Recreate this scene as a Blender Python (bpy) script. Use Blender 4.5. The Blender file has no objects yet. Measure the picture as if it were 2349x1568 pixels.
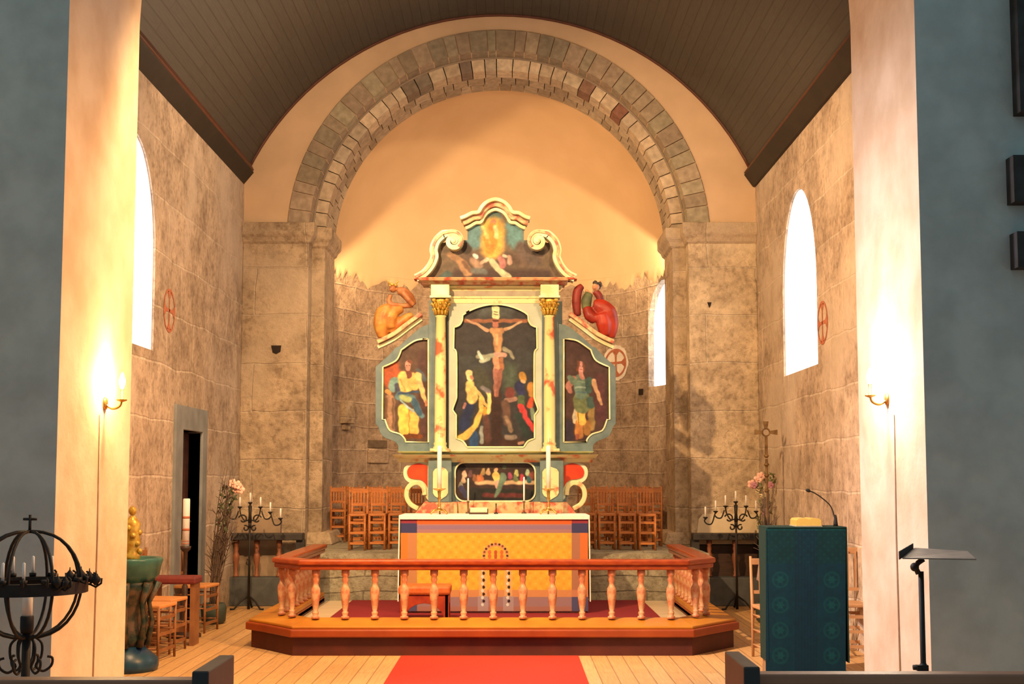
import bpy, bmesh, math, random
import numpy as np
from mathutils import Vector, Matrix
from mathutils.geometry import tessellate_polygon
PI = math.pi
random.seed(7)
scene = bpy.context.scene
COL = scene.collection
# ------------------------------------------------------------------ camera
F = 3000.0; TH = math.atan(0.0833); CH = 1.58
CX = 1174.5; CY = 1095 - F*math.tan(TH)
SN, CS = math.sin(TH), math.cos(TH)
def W(px, py, D):
    "photo point on the plane at distance D -> world x, z"
    x = (px-CX)/F; y = (CY-py)/F; k = CS - y*SN
    return (D*x/k, CH + D*(SN+y*CS)/k)
def WX(px, D, py=1095): return W(px, py, D)[0]
def WZ(py, D): return W(CX, py, D)[1]
def side(px, py, X):
    "photo point on a side wall x = X -> y, z"
    x = (px-CX)/F; y = (CY-py)/F; k = CS - y*SN
    D = X*k/x
    return (D, CH + D*(SN+y*CS)/k)
cam = bpy.data.cameras.new('camera'); camo = bpy.data.objects.new('camera', cam); COL.objects.link(camo)
camo.location = (0, 0, CH); camo.rotation_euler = (PI/2+TH, 0, 0)
cam.sensor_width = 36; cam.lens = 36*F/2349; cam.shift_y = (CY-784)/2349
cam.clip_start = .05
scene.camera = camo
vs = scene.view_settings
vs.view_transform = 'Standard'; vs.look = 'None'; vs.gamma = 1; vs.use_curve_mapping = False; vs.exposure = 0
# ------------------------------------------------------------------ materials
def lin(c):
    c = c/255.0
    return c/12.92 if c <= .04045 else ((c+.055)/1.055)**2.4
def C(r, g, b): return (lin(r), lin(g), lin(b))
LT = (1.72, 1.20, .72)
def PC(r, g, b, k=1.0):
    "pigment that reads as this colour under the warm lamps"
    return tuple(min(.88, max(.003, lin(v)/l*k)) for v, l in zip((r, g, b), LT))
MATS = {}
def newmat(name):
    m = bpy.data.materials.new(name); m.use_nodes = True
    nt = m.node_tree; b = nt.nodes['Principled BSDF']
    return m, nt, b
def N(nt, t, **kw):
    n = nt.nodes.new(t)
    for k, v in kw.items():
        if k in n.inputs: n.inputs[k].default_value = v
        else: setattr(n, k, v)
    return n
def ramp(nt, fac, stops):
    r = nt.nodes.new('ShaderNodeValToRGB')
    el = r.color_ramp.elements
    while len(el) < len(stops): el.new(.5)
    for e, (p, c) in zip(el, stops): e.position = p; e.color = (*c, 1)
    nt.links.new(fac, r.inputs[0]); return r.outputs[0]
def bump(nt, b, h, st, dist=.02):
    bp = N(nt, 'ShaderNodeBump', Strength=st, Distance=dist)
    nt.links.new(h, bp.inputs['Height']); nt.links.new(bp.outputs[0], b.inputs['Normal'])
def mat(name, c1, c2=None, rough=.6, scale=8, metal=0, bmp=.15, lo=.35, hi=.65, stretch=None, coat=0, dist=.01):
    if name in MATS: return MATS[name]
    m, nt, b = newmat(name)
    b.inputs['Roughness'].default_value = rough; b.inputs['Metallic'].default_value = metal; b.inputs['Specular IOR Level'].default_value = .35
    if coat: b.inputs['Coat Weight'].default_value = coat
    tc = N(nt, 'ShaderNodeTexCoord'); mp = N(nt, 'ShaderNodeMapping')
    nt.links.new(tc.outputs['Object'], mp.inputs[0])
    if stretch: mp.inputs['Scale'].default_value = stretch
    no = N(nt, 'ShaderNodeTexNoise', Scale=scale, Detail=5.0); nt.links.new(mp.outputs[0], no.inputs[0])
    c2 = c2 or tuple(v*.8 for v in c1)
    nt.links.new(ramp(nt, no.outputs[0], [(lo, c1), (hi, c2)]), b.inputs['Base Color'])
    if bmp: bump(nt, b, no.outputs[0], bmp, dist)
    MATS[name] = m; return m
def mat_vc(name, rough=.6, bmp=.2, scale=60, mul=0, spec=.2):
    if name in MATS: return MATS[name]
    m, nt, b = newmat(name)
    a = N(nt, 'ShaderNodeVertexColor', layer_name='Col'); b.inputs['Specular IOR Level'].default_value = spec
    b.inputs['Roughness'].default_value = rough
    tc = N(nt, 'ShaderNodeTexCoord'); no = N(nt, 'ShaderNodeTexNoise', Scale=float(scale), Detail=6.0)
    nt.links.new(tc.outputs['Object'], no.inputs[0])
    mx = N(nt, 'ShaderNodeMix', data_type='RGBA', blend_type='MULTIPLY')
    mx.inputs[0].default_value = 1
    nt.links.new(a.outputs[0], mx.inputs[6])
    nt.links.new(ramp(nt, no.outputs[0], [(.3, (1-mul,)*3), (.7, (1, 1, 1))]), mx.inputs[7])
    nt.links.new(mx.outputs[2], b.inputs['Base Color'])
    if bmp: bump(nt, b, no.outputs[0], bmp, .01)
    MATS[name] = m; return m
def mat_stone(name, c1, c2, mortar, bw=.8, rh=.42, ms=.012, patch=None, bst=.85):
    m, nt, b = newmat(name); L = nt.links.new
    b.inputs['Roughness'].default_value = .9
    uv = N(nt, 'ShaderNodeUVMap'); tc = N(nt, 'ShaderNodeTexCoord')
    wob = N(nt, 'ShaderNodeTexNoise', Scale=1.3, Detail=3.0); L(uv.outputs[0], wob.inputs[0])
    vm = N(nt, 'ShaderNodeVectorMath', operation='MULTIPLY_ADD'); L(wob.outputs['Color'], vm.inputs[0])
    vm.inputs[1].default_value = (.14, .10, 0); L(uv.outputs[0], vm.inputs[2])
    br = N(nt, 'ShaderNodeTexBrick'); L(vm.outputs[0], br.inputs[0])
    br.inputs['Scale'].default_value = 1; br.inputs['Brick Width'].default_value = bw; br.inputs['Row Height'].default_value = rh
    br.inputs['Mortar Size'].default_value = ms; br.inputs['Mortar Smooth'].default_value = .6; br.inputs['Bias'].default_value = .1
    br.inputs['Color1'].default_value = (*c1, 1); br.inputs['Color2'].default_value = (*c2, 1); br.inputs['Mortar'].default_value = (*mortar, 1)
    n1 = N(nt, 'ShaderNodeTexNoise', Scale=3.0, Detail=9.0, Roughness=.65); L(tc.outputs['Object'], n1.inputs[0])
    n2 = N(nt, 'ShaderNodeTexNoise', Scale=14.0, Detail=8.0, Roughness=.7); L(tc.outputs['Object'], n2.inputs[0])
    mx = N(nt, 'ShaderNodeMix', data_type='RGBA', blend_type='MULTIPLY'); mx.inputs[0].default_value = 1
    L(br.outputs[0], mx.inputs[6]); L(ramp(nt, n1.outputs[0], [(.32, (.56, .53, .51)), (.60, (1.08, 1.08, 1.08))]), mx.inputs[7])
    m2 = N(nt, 'ShaderNodeMix', data_type='RGBA', blend_type='MULTIPLY'); m2.inputs[0].default_value = 1
    L(mx.outputs[2], m2.inputs[6]); L(ramp(nt, n2.outputs[0], [(.34, (.62, .59, .56)), (.53, (1.04, 1.03, 1.02))]), m2.inputs[7])
    out = m2.outputs[2]
    if patch:
        n3 = N(nt, 'ShaderNodeTexNoise', Scale=.8, Detail=6.0); L(tc.outputs['Object'], n3.inputs[0])
        m3 = N(nt, 'ShaderNodeMix', data_type='RGBA'); L(ramp(nt, n3.outputs[0], [(.50, (0, 0, 0)), (.62, (.7, .7, .7))]), m3.inputs[0])
        L(out, m3.inputs[6]); m3.inputs[7].default_value = (*patch, 1); out = m3.outputs[2]
    L(out, b.inputs['Base Color'])
    ad = N(nt, 'ShaderNodeMath', operation='MULTIPLY_ADD'); L(n2.outputs[0], ad.inputs[0]); ad.inputs[1].default_value = .8
    sb = N(nt, 'ShaderNodeMath', operation='MULTIPLY_ADD'); L(br.outputs['Fac'], sb.inputs[0]); sb.inputs[1].default_value = -.35; L(n1.outputs[0], sb.inputs[2])
    L(sb.outputs[0], ad.inputs[2]); bump(nt, b, ad.outputs[0], bst, .05)
    MATS[name] = m; return m
def mat_planks(name, c1, c2, gap, bw=3.2, rh=.13, rough=.4, rot=0, ms=.006, bst=.3):
    m, nt, b = newmat(name); L = nt.links.new
    b.inputs['Roughness'].default_value = rough
    uv = N(nt, 'ShaderNodeUVMap'); mp = N(nt, 'ShaderNodeMapping'); L(uv.outputs[0], mp.inputs[0]); mp.inputs['Rotation'].default_value = (0, 0, rot)
    br = N(nt, 'ShaderNodeTexBrick'); L(mp.outputs[0], br.inputs[0])
    br.inputs['Scale'].default_value = 1; br.inputs['Brick Width'].default_value = bw; br.inputs['Row Height'].default_value = rh
    br.inputs['Mortar Size'].default_value = ms; br.inputs['Mortar Smooth'].default_value = .3
    br.inputs['Color1'].default_value = (*c1, 1); br.inputs['Color2'].default_value = (*c2, 1); br.inputs['Mortar'].default_value = (*gap, 1)
    m2 = N(nt, 'ShaderNodeMapping'); L(mp.outputs[0], m2.inputs[0]); m2.inputs['Scale'].default_value = (1, 14, 1)
    n1 = N(nt, 'ShaderNodeTexNoise', Scale=4.0, Detail=6.0); L(m2.outputs[0], n1.inputs[0])
    mx = N(nt, 'ShaderNodeMix', data_type='RGBA', blend_type='MULTIPLY'); mx.inputs[0].default_value = 1
    L(br.outputs[0], mx.inputs[6]); L(ramp(nt, n1.outputs[0], [(.3, (.78, .75, .72)), (.65, (1, 1, 1))]), mx.inputs[7])
    L(mx.outputs[2], b.inputs['Base Color'])
    sb = N(nt, 'ShaderNodeMath', operation='MULTIPLY_ADD'); L(br.outputs['Fac'], sb.inputs[0]); sb.inputs[1].default_value = -1; L(n1.outputs[0], sb.inputs[2])
    bump(nt, b, sb.outputs[0], bst, .01)
    MATS[name] = m; return m
def mat_emit(name, c, s):
    m, nt, b = newmat(name)
    b.inputs['Base Color'].default_value = (*c, 1); b.inputs['Emission Color'].default_value = (*c, 1); b.inputs['Emission Strength'].default_value = s
    no = N(nt, 'ShaderNodeTexNoise', Scale=5.0); tc = N(nt, 'ShaderNodeTexCoord'); nt.links.new(tc.outputs['Object'], no.inputs[0])
    nt.links.new(ramp(nt, no.outputs[0], [(.2, tuple(v*.94 for v in c)), (.8, c)]), b.inputs['Emission Color'])
    MATS[name] = m; return m
# ------------------------------------------------------------------ mesh building
ORI = {}
class M:
    def __init__(s): s.v = []; s.f = []; s.mi = []; s.c = []; s.k = None; s.sm = []; s.mat = 0; s.smooth = False
    def col(s, c): s.k = c; return s
    def add(s, vs_, fs, smooth=None):
        o = len(s.v); s.v += [tuple(p) for p in vs_]
        s.c += [s.k or (.5, .5, .5)]*len(vs_)
        for f in fs: s.f.append(tuple(i+o for i in f)); s.mi.append(s.mat); s.sm.append(s.smooth if smooth is None else smooth)
        return s
    def box(s, x0, x1, y0, y1, z0, z1):
        p = [(x, y, z) for z in (z0, z1) for y in (y0, y1) for x in (x0, x1)]
        return s.add(p, [(0, 2, 3, 1), (4, 5, 7, 6), (0, 1, 5, 4), (2, 6, 7, 3), (0, 4, 6, 2), (1, 3, 7, 5)], False)
    def hexa(s, p8): # bottom 4 then top 4 (ring order)
        return s.add(p8, [(0, 3, 2, 1), (4, 5, 6, 7), (0, 1, 5, 4), (1, 2, 6, 5), (2, 3, 7, 6), (3, 0, 4, 7)], False)
    def prism(s, outer, f0, f1, holes=()):
        "outline (u,v) with holes; f0/f1 map (u,v) to the two faces"
        loops = [list(outer)]+[list(h) for h in holes]
        flat = [p for l in loops for p in l]; n = len(flat)
        tris = tessellate_polygon([[Vector((p[0], p[1], 0)) for p in l] for l in loops])
        vs_ = [f0(*p) for p in flat]+[f1(*p) for p in flat]
        fs = [tuple(t) for t in tris]+[tuple(i+n for i in reversed(t)) for t in tris]
        o = 0
        for l in loops:
            m = len(l)
            for i in range(m):
                a, b = o+i, o+(i+1) % m; fs.append((a, b, b+n, a+n))
            o += m
        return s.add(vs_, fs, False)
    def pxz(s, outer, y0, y1, holes=()): # outline in x,z
        return s.prism(outer, lambda u, v: (u, y0, v), lambda u, v: (u, y1, v), holes)
    def pxy(s, outer, z0, z1, holes=()):
        return s.prism(outer, lambda u, v: (u, v, z0), lambda u, v: (u, v, z1), holes)
    def pix(s, outer, D, d0, d1, holes=()):  # outline in photo points at distance D, thickness d0..d1
        g = lambda l: [W(a, b, D) for a, b in l]
        return s.pxz(g(outer), d0, d1, [g(h) for h in holes])
    def lathe(s, prof, c=(0, 0, 0), n=16, a0=0, a1=2*PI):
        full = abs(a1-a0-2*PI) < 1e-6; m = n if full else n+1
        vs_ = []
        for r, z in prof:
            for i in range(m):
                a = a0+(a1-a0)*i/n; vs_.append((c[0]+r*math.cos(a), c[1]+r*math.sin(a), c[2]+z))
        fs = []
        for j in range(len(prof)-1):
            for i in range(n):
                k = (i+1) % m; fs.append((j*m+i, j*m+k, (j+1)*m+k, (j+1)*m+i))
        if full:
            fs.append(tuple(range(m))[::-1]); fs.append(tuple((len(prof)-1)*m+i for i in range(m)))
        s.add(vs_, fs, True); s.sm[-1] = False; s.sm[-2] = False; return s
    def tube(s, pts, r, n=8):
        pts = [Vector(p) for p in pts]; rs = r if isinstance(r, (list, tuple)) else [r]*len(pts)
        vs_ = []; nrm = None
        for i, p in enumerate(pts):
            t = (pts[min(i+1, len(pts)-1)]-pts[max(i-1, 0)])
            t = t.normalized() if t.length > 1e-9 else Vector((0, 0, 1))
            if nrm is None: nrm = t.orthogonal().normalized()
            else:
                nrm = nrm-t*nrm.dot(t); nrm = nrm.normalized() if nrm.length > 1e-6 else t.orthogonal().normalized()
            b = t.cross(nrm)
            for k in range(n):
                a = 2*PI*k/n; vs_.append(p+(nrm*math.cos(a)+b*math.sin(a))*rs[i])
        m = len(pts); fs = [(j*n+k, j*n+(k+1) % n, (j+1)*n+(k+1) % n, (j+1)*n+k) for j in range(m-1) for k in range(n)]
        fs += [tuple(range(n))[::-1], tuple((m-1)*n+k for k in range(n))]
        return s.add(vs_, fs, True)
    def ribbon(s, pts, w, y0, y1, off=0):
        "flat bar of in-plane width w along a path of (x,z), between y0 and y1"
        P = [Vector(p) for p in pts]; ws = w if isinstance(w, (list, tuple)) else [w]*len(P); vs_ = []
        for i, p in enumerate(P):
            t = (P[min(i+1, len(P)-1)]-P[max(i-1, 0)]).normalized(); n = Vector((-t.y, t.x))
            a = p+n*(off+ws[i]/2); b = p+n*(off-ws[i]/2)
            vs_ += [(a.x, y0, a.y), (b.x, y0, b.y), (b.x, y1, b.y), (a.x, y1, a.y)]
        m = len(P); fs = [(j*4+k, j*4+(k+1) % 4, (j+1)*4+(k+1) % 4, (j+1)*4+k) for j in range(m-1) for k in range(4)]
        fs += [(0, 1, 2, 3), tuple((m-1)*4+k for k in (3, 2, 1, 0))]
        return s.add(vs_, fs, False)
    def ball(s, c, r, n=12, m=8, rot=None):
        r = r if isinstance(r, (list, tuple)) else (r, r, r); vs_ = []
        R = rot or Matrix.Identity(3)
        for j in range(m+1):
            t = PI*j/m
            for i in range(n):
                a = 2*PI*i/n
                vs_.append(Vector(c)+R@Vector((r[0]*math.sin(t)*math.cos(a), r[1]*math.sin(t)*math.sin(a), r[2]*math.cos(t))))
        fs = [(j*n+i, (j+1)*n+i, (j+1)*n+(i+1) % n, j*n+(i+1) % n) for j in range(m) for i in range(n)]
        return s.add(vs_, fs, True)
    def xf(s, mtx, start=0):
        for i in range(start, len(s.v)): s.v[i] = tuple(mtx@Vector(s.v[i]))
        return s
    def build(s, name, mats, parent=None, uv=True, vc=False, world=True, bev=0, label=None, rem=0):
        mats = mats if isinstance(mats, (list, tuple)) else [mats]
        o0 = ORI.get(parent.name, Vector()) if (parent and world) else Vector()
        me = bpy.data.meshes.new(name)
        me.from_pydata([tuple(Vector(p)-o0) for p in s.v], [], s.f)
        for m in mats: me.materials.append(m)
        me.polygons.foreach_set('material_index', s.mi); me.polygons.foreach_set('use_smooth', s.sm)
        if vc:
            ca = me.color_attributes.new('Col', 'FLOAT_COLOR', 'POINT')
            ca.data.foreach_set('color', np.hstack([np.array(s.c, dtype=np.float32), np.ones((len(s.c), 1), np.float32)]).ravel())
        me.validate(); me.update()
        bm = bmesh.new(); bm.from_mesh(me)
        bmesh.ops.remove_doubles(bm, verts=bm.verts, dist=1e-6) if not vc else None
        bmesh.ops.recalc_face_normals(bm, faces=bm.faces); bm.to_mesh(me); bm.free()
        if uv:
            ul = me.uv_layers.new(name='UVMap')
            for p in me.polygons:
                n = p.normal; ax = max(range(3), key=lambda i: abs(n[i]))
                for li in p.loop_indices:
                    q = me.vertices[me.loops[li].vertex_index].co+o0
                    ul.data[li].uv = (q.y, q.z) if ax == 0 else (q.x, q.z) if ax == 1 else (q.x, q.y)
        ob = bpy.data.objects.new(name, me); COL.objects.link(ob)
        if parent: ob.parent = parent
        ORI[ob.name] = ORI.get(parent.name, Vector()) if parent else Vector()
        if bev:
            b = ob.modifiers.new('bevel', 'BEVEL'); b.width = bev; b.segments = 2; b.limit_method = 'ANGLE'; b.angle_limit = .7
        if rem:
            r = ob.modifiers.new('remesh', 'REMESH'); r.mode = 'VOXEL'; r.voxel_size = rem; r.use_smooth_shade = True
            q = ob.modifiers.new('smooth', 'SMOOTH'); q.factor = .5; q.iterations = 3
        if label: ob['label'] = label
        return ob
def tag(o, label=None, cat=None, group=None, kind=None):
    if label: o['label'] = label
    if cat: o['category'] = cat
    if group: o['group'] = group
    if kind: o['kind'] = kind
    return o
def thing(name, label, cat, loc=(0, 0, 0), rz=0, group=None):
    o = bpy.data.objects.new(name, None); COL.objects.link(o); o.empty_display_size = .1
    o.location = loc; o.rotation_euler = (0, 0, rz); ORI[o.name] = Vector(loc)
    return tag(o, label, cat, group)
KIDS = lambda o: [c for c in bpy.data.objects if c.parent == o]
def copy_tree(o, loc=None, rz=None, label=None, parent=None, group=None):
    c = o.copy(); COL.objects.link(c)
    if parent: c.parent = parent
    if loc is not None: c.location = loc
    if rz is not None: c.rotation_euler = (0, 0, rz)
    if label: c['label'] = label
    if group: c['group'] = group
    for k in KIDS(o): copy_tree(k, parent=c)
    return c
def struct(o): o['kind'] = 'structure'; return o
def arc(cx, cz, r, a0, a1, n): return [(cx+r*math.cos(a0+(a1-a0)*i/n), cz+r*math.sin(a0+(a1-a0)*i/n)) for i in range(n+1)]
def smooth_path(pts, k=6):
    P = [Vector(p) for p in pts]; out = []
    for i in range(len(P)-1):
        a, b, c, d = P[max(i-1, 0)], P[i], P[i+1], P[min(i+2, len(P)-1)]
        for j in range(k):
            t = j/k
            out.append(.5*((2*b)+(c-a)*t+(2*a-5*b+4*c-d)*t*t+(3*b-a-3*c+d)*t**3))
    out.append(P[-1]); return [tuple(p) for p in out]
# ------------------------------------------------------------------ painted canvases
def paint(name, box, D, bg, strokes, parent, tf=(0, 0, 1), step=1.2, mask=None, fn=None, m=None, depth=0, seed=1, label=None, noise=.12, thick=.01, raw=False):
    x0, y0, x1, y1 = box; nx = max(2, int((x1-x0)/step)); ny = max(2, int((y1-y0)/step))
    X, Y = np.meshgrid(np.linspace(x0, x1, nx), np.linspace(y0, y1, ny))
    col = np.zeros((ny, nx, 3)); col[:] = bg
    ox, oy, sc = tf; rng = np.random.RandomState(seed)
    def blend(a, c): col[:] = col*(1-a[..., None])+np.array(c)*a[..., None]
    for st in strokes:
        pts, r, c = st[:3]; soft = st[3] if len(st) > 3 else 22
        rr = r if isinstance(r, (list, tuple)) else (r, r)
        P = [((p[0]/sc+ox), (p[1]/sc+oy)) for p in pts]
        if len(P) == 1: P = P*2
        best = np.full(X.shape, -1e9); m_ = len(P)-1
        wx = X+.9*np.sin(Y*.19+seed)+.5*np.sin(X*.23+Y*.31); wy = Y+.8*np.sin(X*.21+seed*2)
        for i in range(m_):
            (ax, ay), (bx, by) = P[i], P[i+1]; dx, dy = bx-ax, by-ay; L2 = dx*dx+dy*dy+1e-9
            t = np.clip(((wx-ax)*dx+(wy-ay)*dy)/L2, 0, 1)
            d = np.hypot(wx-ax-t*dx, wy-ay-t*dy); R = (rr[0]+(rr[1]-rr[0])*(i+t)/m_)/sc
            best = np.maximum(best, R-d)
        blend(np.clip(best/(soft/sc)+.5, 0, 1), c)
    nz = np.zeros(X.shape)
    for g_, am in ((9, 1.0), (4, .6)):
        gr = rng.rand(ny//g_+3, nx//g_+3)-.5; fy = np.arange(ny)/g_; fx = np.arange(nx)/g_; iy = fy.astype(int); ix = fx.astype(int); ty = (fy-iy)[:, None]; tx = (fx-ix)[None, :]
        nz += am*((gr[np.ix_(iy, ix)]*(1-tx)+gr[np.ix_(iy, ix+1)]*tx)*(1-ty)+(gr[np.ix_(iy+1, ix)]*(1-tx)+gr[np.ix_(iy+1, ix+1)]*tx)*ty)
    col *= (1+noise*nz*2.2)[..., None]
    if fn: fn(X, Y, col)
    col = np.clip(col, 0, 255)/255.0
    cl = np.where(col <= .04045, col/12.92, ((col+.055)/1.055)**2.4)
    if not raw: cl = np.clip(cl/np.array(LT), .003, .88)
    o = M(); idx = -np.ones((ny, nx), int)
    x = (X-CX)/F; y = (CY-Y)/F; k = CS-y*SN
    WXX = D*x/k; WZZ = CH+D*(SN+y*CS)/k
    use = np.ones((ny-1, nx-1), bool)
    if mask:
        cxm = (X[:-1, :-1]+X[1:, 1:])/2; cym = (Y[:-1, :-1]+Y[1:, 1:])/2; ins = np.zeros(cxm.shape, bool)
        for (ax, ay), (bx, by) in zip(mask, mask[1:]+mask[:1]):
            cond = ((ay > cym) != (by > cym)); xi = (bx-ax)*(cym-ay)/(by-ay+1e-12)+ax
            ins ^= cond & (cxm < xi)
        use = ins
    vs_ = []; fs = []; cs = []
    for j in range(ny):
        for i in range(nx):
            if use[max(j-1, 0):j+1, max(i-1, 0):i+1].any():
                idx[j, i] = len(vs_); vs_.append((WXX[j, i], D+depth, WZZ[j, i])); cs.append(tuple(cl[j, i]))
    for j in range(ny-1):
        for i in range(nx-1):
            if use[j, i]: fs.append((idx[j, i], idx[j+1, i], idx[j+1, i+1], idx[j, i+1]))
    o.v = vs_; o.f = fs; o.c = cs; o.mi = [0]*len(fs); o.sm = [False]*len(fs)
    ob = o.build(name, m or mat_vc('oil_paint', .45, .12, 120), parent, uv=False, vc=True, label=label)
    if thick:
        sd = ob.modifiers.new('solid', 'SOLIDIFY'); sd.thickness = thick; sd.offset = -1
    return ob
# ================================================================== the building
DN, DNB, DW, DI, DA = 7.9, 9.4, 16.8, 17.05, 17.95      # nave wall face/back, east wall, inner order, apse
XL, XR = -3.49, 3.17; AX = -.175; ZC = 4.70; APR = 2.45; ZAP = .72
stoneL = mat_stone('rubble_stone', (.62, .50, .38), (.50, .40, .30), (.68, .58, .46), 1.1, .55, .014, patch=(.62, .52, .42), bst=.5)
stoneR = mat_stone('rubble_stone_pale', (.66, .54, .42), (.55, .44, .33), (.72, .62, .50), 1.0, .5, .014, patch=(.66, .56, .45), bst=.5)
ashlar_pale_lit = mat_stone('ashlar_pale_lit', (.80, .66, .46), (.68, .55, .38), (.84, .72, .54), 1.3, .62, .012, patch=(.82, .70, .50))
ashlar = mat_stone('ashlar', (.64, .51, .36), (.52, .41, .28), (.70, .58, .43), 1.3, .62, .012, patch=(.64, .52, .38))
apsest = mat_stone('apse_stone', (.55, .43, .31), (.42, .32, .23), (.56, .45, .34), .62, .34, .016, bst=.7)
archst = mat_vc('arch_stone', .9, .5, 14, .35)
plaster = mat('apse_plaster', (.72, .52, .31), (.66, .47, .27), .9, 1.6, bmp=.25)
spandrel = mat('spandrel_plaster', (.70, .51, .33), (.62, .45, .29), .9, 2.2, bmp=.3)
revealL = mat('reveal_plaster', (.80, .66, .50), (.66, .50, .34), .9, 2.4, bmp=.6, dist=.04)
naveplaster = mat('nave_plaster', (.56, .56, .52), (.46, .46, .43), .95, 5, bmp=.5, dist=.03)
floorm = mat_planks('floor_planks', (.72, .45, .20), (.62, .37, .15), (.38, .22, .10), 3.6, .14, .45, PI/2)
ceilm = mat_planks('ceiling_planks', (.058, .055, .047), (.049, .046, .04), (.035, .032, .027), 3.0, .12, .6, PI/2, .008)
beamm = mat('dark_beam', (.024, .019, .015), (.017, .014, .011), .6, 5)
redtrim = mat('red_brown_trim', (.11, .036, .02), (.08, .027, .016), .5, 6)
greystone = mat('grey_stone', (.27, .30, .31), (.20, .22, .23), .9, 4, bmp=.4)
redpaint = mat('red_ochre_paint', (.42, .13, .07), (.52, .20, .11), .9, 25)
black = mat('flat_black', (.02, .014, .01), (.03, .02, .015), .9, 5)  # stands in for the dark of holes; also on the light-blocking shell
iron = mat('wrought_iron', (.010, .009, .009), (.02, .016, .014), .6, 20)
wax = mat('candle_wax', (.90, .89, .86), (.88, .86, .82), .4, 6, bmp=.03)
brass = mat('brass', (.70, .45, .14), (.50, .30, .08), .3, 12, metal=.9)
darkwood = mat('dark_wood', (.045, .026, .018), (.07, .035, .022), .5, 6, stretch=(1, 1, 8))
chairwood = mat('orange_wood', (.52, .20, .055), (.38, .13, .035), .45, 6, stretch=(1, 1, 6))
white_cloth = mat('white_linen', (.82, .80, .76), (.76, .73, .68), .8, 30)
panem = mat_emit('daylight_pane', (.86, .93, 1.0), 3.2)

fl = M(); fl.box(-7, 7, -3, DW, -.2, 0); struct(fl.build('floor', floorm))
# nave wall with the wide arch
o = M(); ac = -.125; ar = 2.62
open_ = [(-2.745, 0)]+[(ac-ar*math.cos(a), 4.9+ar*math.sin(a)) for a in [PI*i/32 for i in range(33)]]+[(2.495, 0)]
o.pxz([(-7, 0)]+open_+[(7, 0), (7, 8.6), (-7, 8.6)], DN, DNB)
o.mi = []
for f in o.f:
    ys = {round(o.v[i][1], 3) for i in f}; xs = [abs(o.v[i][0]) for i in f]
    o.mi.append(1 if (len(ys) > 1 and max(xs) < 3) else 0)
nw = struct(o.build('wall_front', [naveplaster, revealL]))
# cables running down from the lamps
for X, px, e in ((-2.745, 228, 1), (2.495, 2052, -1)):
    y, z = side(px, 950, X); m = M()
    m.tube([(X+.006*e, y, z), (X+.006*e, y+.01, 1.2), (X+.006*e, y-.01, .02)], .005, 6)
    m.build('lamp_cable', mat('cable_cover', (.55, .40, .28), None, .6, 10), nw)
# dark edge at the far right
m = M()
for (a, b, c, d) in ((2331, -60, 2360, 255), (2324, 355, 2360, 462), (2333, 530, 2360, 612)):
    x0, z1 = W(a, b, DN-.12); x1, z0 = W(c, d, DN-.12); m.box(x0, x0+.5, DN-.12, DN+.02, z0, z1)
struct(m.build('trim_3', mat('dark_quoin', (.05, .05, .05), (.03, .025, .02), .9, 6, bmp=.5)))
# ---- chancel side walls
def archhole(y0, y1, z0, z1, n=20):
    r = (y1-y0)/2; k = 1.35
    return [(y0, z0), (y1, z0)]+[((y0+y1)/2+r*math.cos(PI*i/n), z1-r*k+r*k*math.sin(PI*i/n)) for i in range(n+1)]
lw0 = side(357, 560, XL)[0]; winL = archhole(lw0-1.55, lw0, side(340, 800, XL)[1], side(310, 300, XL)[1])
rw0 = side(1872, 600, XR)[0]; rw1 = side(1794, 600, XR)[0]; winR = archhole(rw0, rw1, side(1835, 850, XR)[1], side(1826, 437, XR)[1])
dy0, dz1 = side(415, 985, XL); dy1 = side(460, 985, XL)[0]; door = [(dy0, 0), (dy1, 0), (dy1, dz1), (dy0, dz1)]
def wallYZ(name, X, e, holes, mt, notch=None):
    m = M(); top = 5.55
    outer = [(DNB, 0)]+([(notch[0][0], 0), notch[3], notch[2], (notch[1][0], 0)] if notch else [])+[(DW+.3, 0), (DW+.3, top), (DNB, top)]
    m.prism(outer, lambda u, v: (X, u, v), lambda u, v: (X+.9*e, u, v), holes); return struct(m.build(name, mt))
wl = wallYZ('wall_left', XL, -1, [winL], stoneL, door); wr = wallYZ('wall_right', XR, 1, [winR], stoneR)
def window(name, X, e, h):
    ys = [p[0] for p in h]; zs = [p[1] for p in h]; cy, cz = (min(ys)+max(ys))/2, (min(zs)+max(zs))/2
    inn = [(cy+(y-cy)*.985, cz+(z-cz)*.99) for y, z in h]
    m = M(); m.prism(h, lambda u, v: (X+.02*e, u, v), lambda u, v: (X+.10*e, u, v), [inn])
    f = struct(m.build(name, mat('white_frame', (.85, .86, .86), None, .5)))
    m = M(); m.prism(inn, lambda u, v: (X+.035*e, u, v), lambda u, v: (X+.045*e, u, v)); m.build('pane', panem, f)
window('window_1', XL, -1, winL); window('window_2', XR, 1, winR)
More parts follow.
